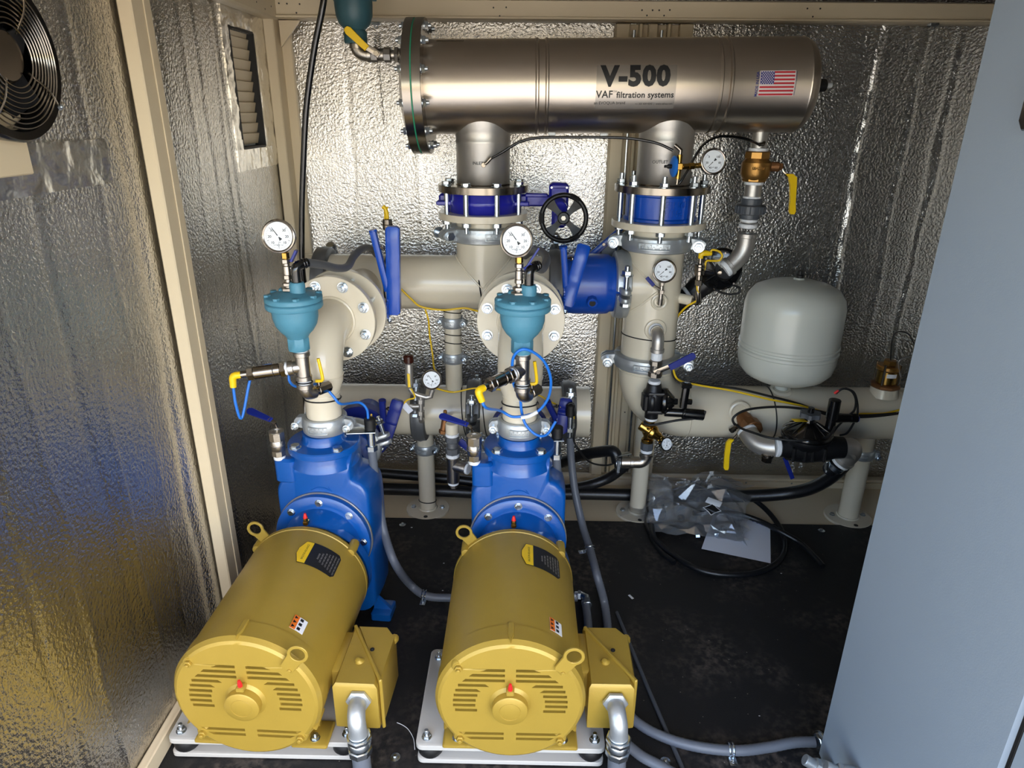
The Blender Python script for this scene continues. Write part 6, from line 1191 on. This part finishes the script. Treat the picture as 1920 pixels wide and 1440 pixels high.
# --- ivory expansion tank
TX, TY = 0.934, 2.30
et = thing('expansion_tank', 'ivory grey expansion tank standing on the outlet pipe', 'tank', (TX, TY, .53)); t0, t1 = .575, .928; r = .164
b = MB(); b.lathe([(.022, .530), (.022, .560), (.05, .562), (.10, .574), (.135, .592), (.155, .615), (r, .65), (r, .676), (r+.003, .680), (r+.003, .688), (r-.002, .692), (r-.002, .698), (r+.003, .702), (r+.003, .709), (r, .713), (r, .84), (r-.006, .868), (r-.026, .896), (.10, .914), (.05, .926), (.018, .929), (.015, .934), (0, .934)], (TX, TY, 0), n=72); b.build('shell', m_tank, et, 30)
b = MB(); b.cyl((TX+.002, TY, .930), (TX+.002, TY, .944), .013, 16); b.cyl((TX+.002, TY, .944), (TX+.002, TY, .958), .0075, 12); b.build('valve_cap', m_rub, et)
b = MB(); b.torus((TX-.004, TY-.01, .530), (0, -.2, 1), .032, .008, 28, 8); b.build('weld_boss', m_pipe, et)
# --- brass level/relief unit on the pipe at far right
GX_, GY_ = 1.289, 2.28; gz = LZ+.10
b = MB(); b.lathe([(.050, -.01), (.047, .004), (.044, .022), (.0, .022)], (GX_, GY_, gz), n=32); c_ = MB(); c_.hexa((GX_, GY_, gz+.022), (GX_, GY_, gz+.038), .050, 8); d_ = MB(); d_.cyl((GX_, GY_, gz+.036), (GX_, GY_, gz+.088), .034, 32); e_ = MB(); e_.cyl((GX_, GY_, gz+.088), (GX_, GY_, gz+.104), .040, 32, .003); e_.hexa((GX_, GY_, gz+.104), (GX_, GY_, gz+.122), .022); w_ = MB(); w_.lathe([(.0345, .060), (.0345, .076)], (GX_, GY_, gz), n=16, a0=-2.2, a1=-1.2); s_ = MB()
for k in range(4): a = PI/4+k*PI/2; s_.cyl((GX_+.040*math.cos(a), GY_+.040*math.sin(a), gz+.036), (GX_+.040*math.cos(a), GY_+.040*math.sin(a), gz+.112), .004, 8)
w_ = MB(); F = MB(); w_.add([V((GX_+.0347*math.sin(t), GY_-.0347*math.cos(t), gz+h_)) for t in (-.55, -.3, -.05, .2, .45) for h_ in (.066, .080)], [(2*i, 2*i+2, 2*i+3, 2*i+1) for i in range(4)])
nip('relief_valve', 'brass relief unit with tie bolts standing on the pipe near the cabinet', 'valve', [('weld_boss', m_pipe, b), ('base_nut', m_bronze, c_), ('cylinder', m_brassb, d_), ('cap', m_brass, e_), ('label_band', m_tef, w_), ('tie_bolt', m_ssm, s_)])
cable([(GX_, GY_, gz+.12), (1.267,2.260,0.727), (1.275,2.260,0.757), (1.301,2.260,0.761), (1.324,2.260,0.747), (1.345,2.260,0.718)], .0022, m_rub, 'thin black wire arching from the brass relief unit')
cable([(GX_+.03, GY_-.03, gz+.07), (1.295,2.240,0.657), (1.310,2.240,0.673), (1.336,2.240,0.681)], .0025, m_ssdull, 'thin grey wire from the brass relief unit to the cabinet')
# --- top left air valve line on the tank cover
tz = 1.599; ty = 2.26
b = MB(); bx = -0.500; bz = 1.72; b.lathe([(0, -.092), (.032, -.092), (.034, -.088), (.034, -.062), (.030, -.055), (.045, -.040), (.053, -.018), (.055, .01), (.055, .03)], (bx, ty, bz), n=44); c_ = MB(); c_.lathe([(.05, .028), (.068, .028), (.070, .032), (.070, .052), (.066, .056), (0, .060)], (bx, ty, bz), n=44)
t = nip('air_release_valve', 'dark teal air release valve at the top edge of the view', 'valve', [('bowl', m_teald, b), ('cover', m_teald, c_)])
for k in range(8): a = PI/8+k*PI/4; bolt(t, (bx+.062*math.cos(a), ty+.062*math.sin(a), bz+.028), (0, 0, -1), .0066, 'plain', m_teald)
ex = bx+.002; b = MB(); b.tube([(ex, ty, bz-.090), (ex, ty, bz-.10)]+[(ex+.032*(1-math.cos(a)), ty, bz-.10-(bz-.10-tz)*math.sin(a)) for a in [PI/2*i/8 for i in range(1, 9)]]+[(ex+.040, ty, tz)], .0195, 22); b.ring((ex, ty, bz-.093), (ex, ty, bz-.106), .022, .012, 24); b.ring((ex+.030, ty, tz), (ex+.043, ty, tz), .0215, .012, 24); single(b, 'pipe_elbow', m_nick, 'nickel elbow below the dark teal valve at the top edge', 'fitting')
cxv = -0.431; tx0 = TX0-.045
b = MB(); b.hexa((ex+.040, ty, tz), (ex+.062, ty, tz), .021, 8); b.cyl((ex+.06, ty, tz), (cxv+.025, ty, tz), .018, 20); b.hexa((cxv+.012, ty, tz), (cxv+.034, ty, tz), .021, 8); s_ = MB(); o = V((cxv-.004, ty-.020, tz+.002)); s_.cyl(o, o-V((0, .012, 0)), .010, 16); s_.hexa(o-V((0, .010, 0)), o-V((0, .018, 0)), .008); s_.bar(o+V((.008, -.012, -.004)), o+V((-.036, -.014, .022)), .018, .003, (0, -1, 0)); n_ = MB(); F = frame(o+V((-.026, -.013, .012)), (0, -1, 0), (-.74, 0, .67)); n_.prism([(0, -.009), (.070, -.0115), (.079, -.007), (.081, 0), (.079, .007), (.070, .0115), (0, .009)], .006, F, .0015)
nip('lever_ball_valve', 'nickel ball valve with yellow lever left of the tank cover', 'valve', [('valve_body', m_nick, b), ('lever', m_ssm, s_), ('lever_grip', m_yel, n_)])
b = MB(); b.cyl((cxv+.034, ty, tz), (tx0, ty, tz), .014, 18); b.hexa((cxv+.045, ty, tz), (cxv+.057, ty, tz), .024, 6); b.cyl((cxv+.058, ty, tz), (tx0, ty, tz), .019, 18); single(b, 'pipe_nipple', m_nick, 'nickel nipple screwed into the tank cover', 'fitting')
# --- chains on the back wall
def chain(top, n, lab, dx=0, link=.0135, spr=True):
    top = V(top); t = thing('hanging_chain', lab, 'chain', top-V((0, 0, n*link+.1)))
    z = top.z
    if spr:
        for k, ox in enumerate((-.006, .006)):
            q = MB(); q.tube([top+V((ox+.0055*math.cos(2*PI*i/6), .0055*math.sin(2*PI*i/6), -.002-.0011*i)) for i in range(84)], .0011, 5); q.build('spring', m_ssdull, t, 60)
        z -= .100
    b0 = None
    for k in range(n):
        c = V((top.x+dx*k, top.y, z-link*k)); q = MB(); o = V((1, 0, 0)) if k % 2 == 0 else V((0, 1, 0))
        if b0 is None or k < 2:
            pts = [c+o*(.0042*math.cos(a))+V((0, 0, (.0055 if math.sin(a) > 0 else -.0055)+.0042*math.sin(a))) for a in [2*PI*i/12 for i in range(13)]]
            q.tube(pts, .0009, 5, False); ob = q.build('chain_link', m_ssdull, t); 
            if k == 0: A_ = (ob, c)
            if k == 1: B_ = (ob, c); b0 = 1
        else:
            src, c0 = (A_ if k % 2 == 0 else B_); ob = src.copy(); COL.objects.link(ob); ob.location = src.location+(c-c0)
    return t
chain((-0.482,2.500,1.686), 14, 'thin steel chain with springs hanging left of the tank cover', .0004)
chain((1.303,2.520,1.710), 6, 'steel spring and chain hanging on the back wall near the cabinet', -.0004)
chain((1.347,2.540,1.703), 9, 'slack thin chain on the back wall nearest the cabinet', -.0005, spr=False)
for px, l_ in ((0, 'left of the tank cover'), (1, 'near the cabinet')):
    p = V((-0.486,2.510,1.709)) if px == 0 else V((1.317,2.510,1.718)); b = MB(); b.box(p, (.030, .02, .010), .002); b.tube(arc(p-V((0, 0, .008)), .006, (1, 0, 0), (0, 0, 1), 0, 2*PI, 10), .0016, 6); single(b, 'chain_hook', m_zinc, 'zinc chain hook under the top beam ' + l_, 'hook')
# --- coil of black tubing, paper and plastic bag on the floor
def oncoil(pts, lab, r=.0098): return cable(pts, r, m_hose, lab, 'tube', 'black_tubing', 10, 12, 'loose black tubing')
oncoil([(0.538,1.979,0.012), (0.504,2.040,0.012), (0.487,2.137,0.012), (0.487,2.243,0.012), (0.529,2.346,0.020), (0.637,2.426,0.040), (0.767,2.438,0.050), (0.881,2.387,0.050), (0.947,2.323,0.030), (0.975,2.218,0.014), (0.958,2.101,0.012), (0.906,2.004,0.012), (0.816,1.936,0.012), (0.712,1.916,0.012), (0.612,1.942,0.012), (0.542,2.025,0.012), (0.490,2.097,0.028), (0.493,2.180,0.030)], 'loose coil of black tubing on the mat around the paper')
oncoil([(0.657,2.236,0.050), (0.804,2.257,0.040), (0.896,2.227,0.030), (0.952,2.158,0.030), (1.013,2.106,0.014), (1.034,2.023,0.012), (1.041,1.972,0.012)], 'black tubing end reaching right across the mat')
tub = MB(); 
for p in ((0.536,1.985,0.012), (1.040,1.978,0.012)): pass
pa = thing('paper_sheet', 'white instruction sheet lying on the mat under the plastic bag', 'paper', (0.826,2.179,0.002))
c0, c1, c2, c3 = V((0.653,2.073,0.003)), V((0.872,1.994,0.003)), V((0.950,2.234,0.003)), V((0.785,2.367,0.012))
q = MB(); n = 10; G = [[c0.lerp(c1, i/n).lerp(c3.lerp(c2, i/n), j/n)+V((0, 0, .002*math.sin(i*.9)*math.sin(j*.7)+.002)) for i in range(n+1)] for j in range(n+1)]; q.add([p for r_ in G for p in r_]+[p-V((0, 0, .0006)) for r_ in G for p in r_], [(j*(n+1)+i, j*(n+1)+i+1, (j+1)*(n+1)+i+1, (j+1)*(n+1)+i) for j in range(n) for i in range(n)]); q.build('sheet', m_paper, pa)
q = MB(); xd = (c3-c2); xd.z = 0; T = frame(c2.lerp(c3, .16).lerp(c1, .10)+V((0, 0, .0045)), (0, 0, 1), (xd.normalized())); q.text('PENTAIR', .012, T, .0002, .0003); q.cyl(T @ V((.036, 0, 0)), T @ V((.036, 0, .0003)), .004, 12, 0); q.build('lettering', m_navy, pa)
# crumpled clear bag: folded film over a few hardware pieces
R = random.Random(4); bag = thing('plastic_bag', 'crumpled clear plastic bag of hardware on the floor by the support post', 'bag', (0.697,2.214,0.000))
def film(corners, bump, seed, nu=11, nv=9):      # crumpled sheet: coarse facets with sharp creases
    R = random.Random(seed); a, b_, c, d = [V(p) for p in corners]; vs = []; su = ((b_-a).length+(c-d).length)/2/nu; sv = ((d-a).length+(c-b_).length)/2/nv
    for j in range(nv+1):
        for i in range(nu+1):
            u, v = i/nu, j/nv; p = a.lerp(b_, u).lerp(d.lerp(c, u), v); env = math.sin(PI*(u*.9+.05))*math.sin(PI*(v*.9+.05))
            p = p+V((R.uniform(-.42, .42)*su, R.uniform(-.42, .42)*sv, bump*env*R.uniform(.15, 1.0)+R.uniform(-.006, .010))); p.z = max(p.z, .004+.004*R.random()); vs.append(p)
    q = MB(); fs = []
    for j in range(nv):
        for i in range(nu):
            k = j*(nu+1)+i; fs += [(k, k+1, k+nu+2), (k, k+nu+2, k+nu+1)] if R.random() < .5 else [(k, k+1, k+nu+1), (k+1, k+nu+2, k+nu+1)]
    q.add(vs, fs); return q
film(((0.394,2.273,0.015), (0.813,2.106,0.010), (0.914,2.354,0.070), (0.558,2.528,0.050)), .075, 4).build('film', m_bag, bag, 12)
film(((0.497,2.158,0.010), (0.826,2.116,0.010), (0.843,2.366,0.050), (0.504,2.332,0.040)), .055, 9).build('film', m_bag, bag, 12)
film(((0.483,2.195,0.020), (0.591,2.203,0.040), (0.578,2.304,0.140), (0.503,2.385,0.140)), .04, 14, 6, 9).build('film', m_bag, bag, 12)
film(((0.580,2.361,0.060), (0.738,2.323,0.050), (0.937,2.409,0.070), (0.770,2.471,0.100)), .04, 21, 9, 6).build('film', m_bag, bag, 12)
film(((0.731,2.202,0.020), (0.824,2.096,0.008), (0.832,2.281,0.030), (0.765,2.301,0.040)), .02, 33, 7, 6).build('film', m_bag, bag, 12)
o = V((0.721,2.224,0.075)); q = MB(); T = M.Translation(o) @ M.Rotation(-.35, 4, 'Z') @ M.Rotation(.35, 4, 'X'); s_ = [((.034 if i % 2 == 0 else .020)*math.cos(PI/2+i*PI/4), (.030 if i % 2 == 0 else .020)*math.sin(PI/2+i*PI/4)) for i in range(8)]; q.prism(s_, .0008, T); lb = q.build('paper_label', m_tef, bag)
q = MB(); s2 = [(x*.86, y*.86) for x, y in s_]; q.prism(s2, .0006, T @ M.Translation((0, 0, .0007))); q.text('CE', .016, T @ M.Translation((-.004, .0, .0016)), .0003); q.build('label_print', m_ink, lb)
q = MB(); T = M.Translation(o+V((.012, .028, .014))) @ M.Rotation(-.7, 4, 'Z') @ M.Rotation(.5, 4, 'X'); q.box((0, 0, 0), (.058, .026, .001), .0003, T); q.build('folded_flap', m_tef, bag)
for (p, rr, l_) in (((0.751,2.178,0.020), .014, 0), ((0.719,2.151,0.012), .010, 1), ((0.609,2.237,0.030), .012, 0), ((0.649,2.142,0.012), .009, 1)):
    q = MB(); p = V(p); q.ring(p, p+V((.004, -.012, .006)), rr, rr*.6, 20) if l_ == 0 else q.hexa(p, p+V((.014, -.004, .004)), rr); q.build('fitting', m_ssm if l_ == 0 else m_zinc, bag)
q = MB(); q.box(V((0.525,2.272,0.030)), (.07, .05, .035), .008); q.build('rubber_block', m_rub, bag)
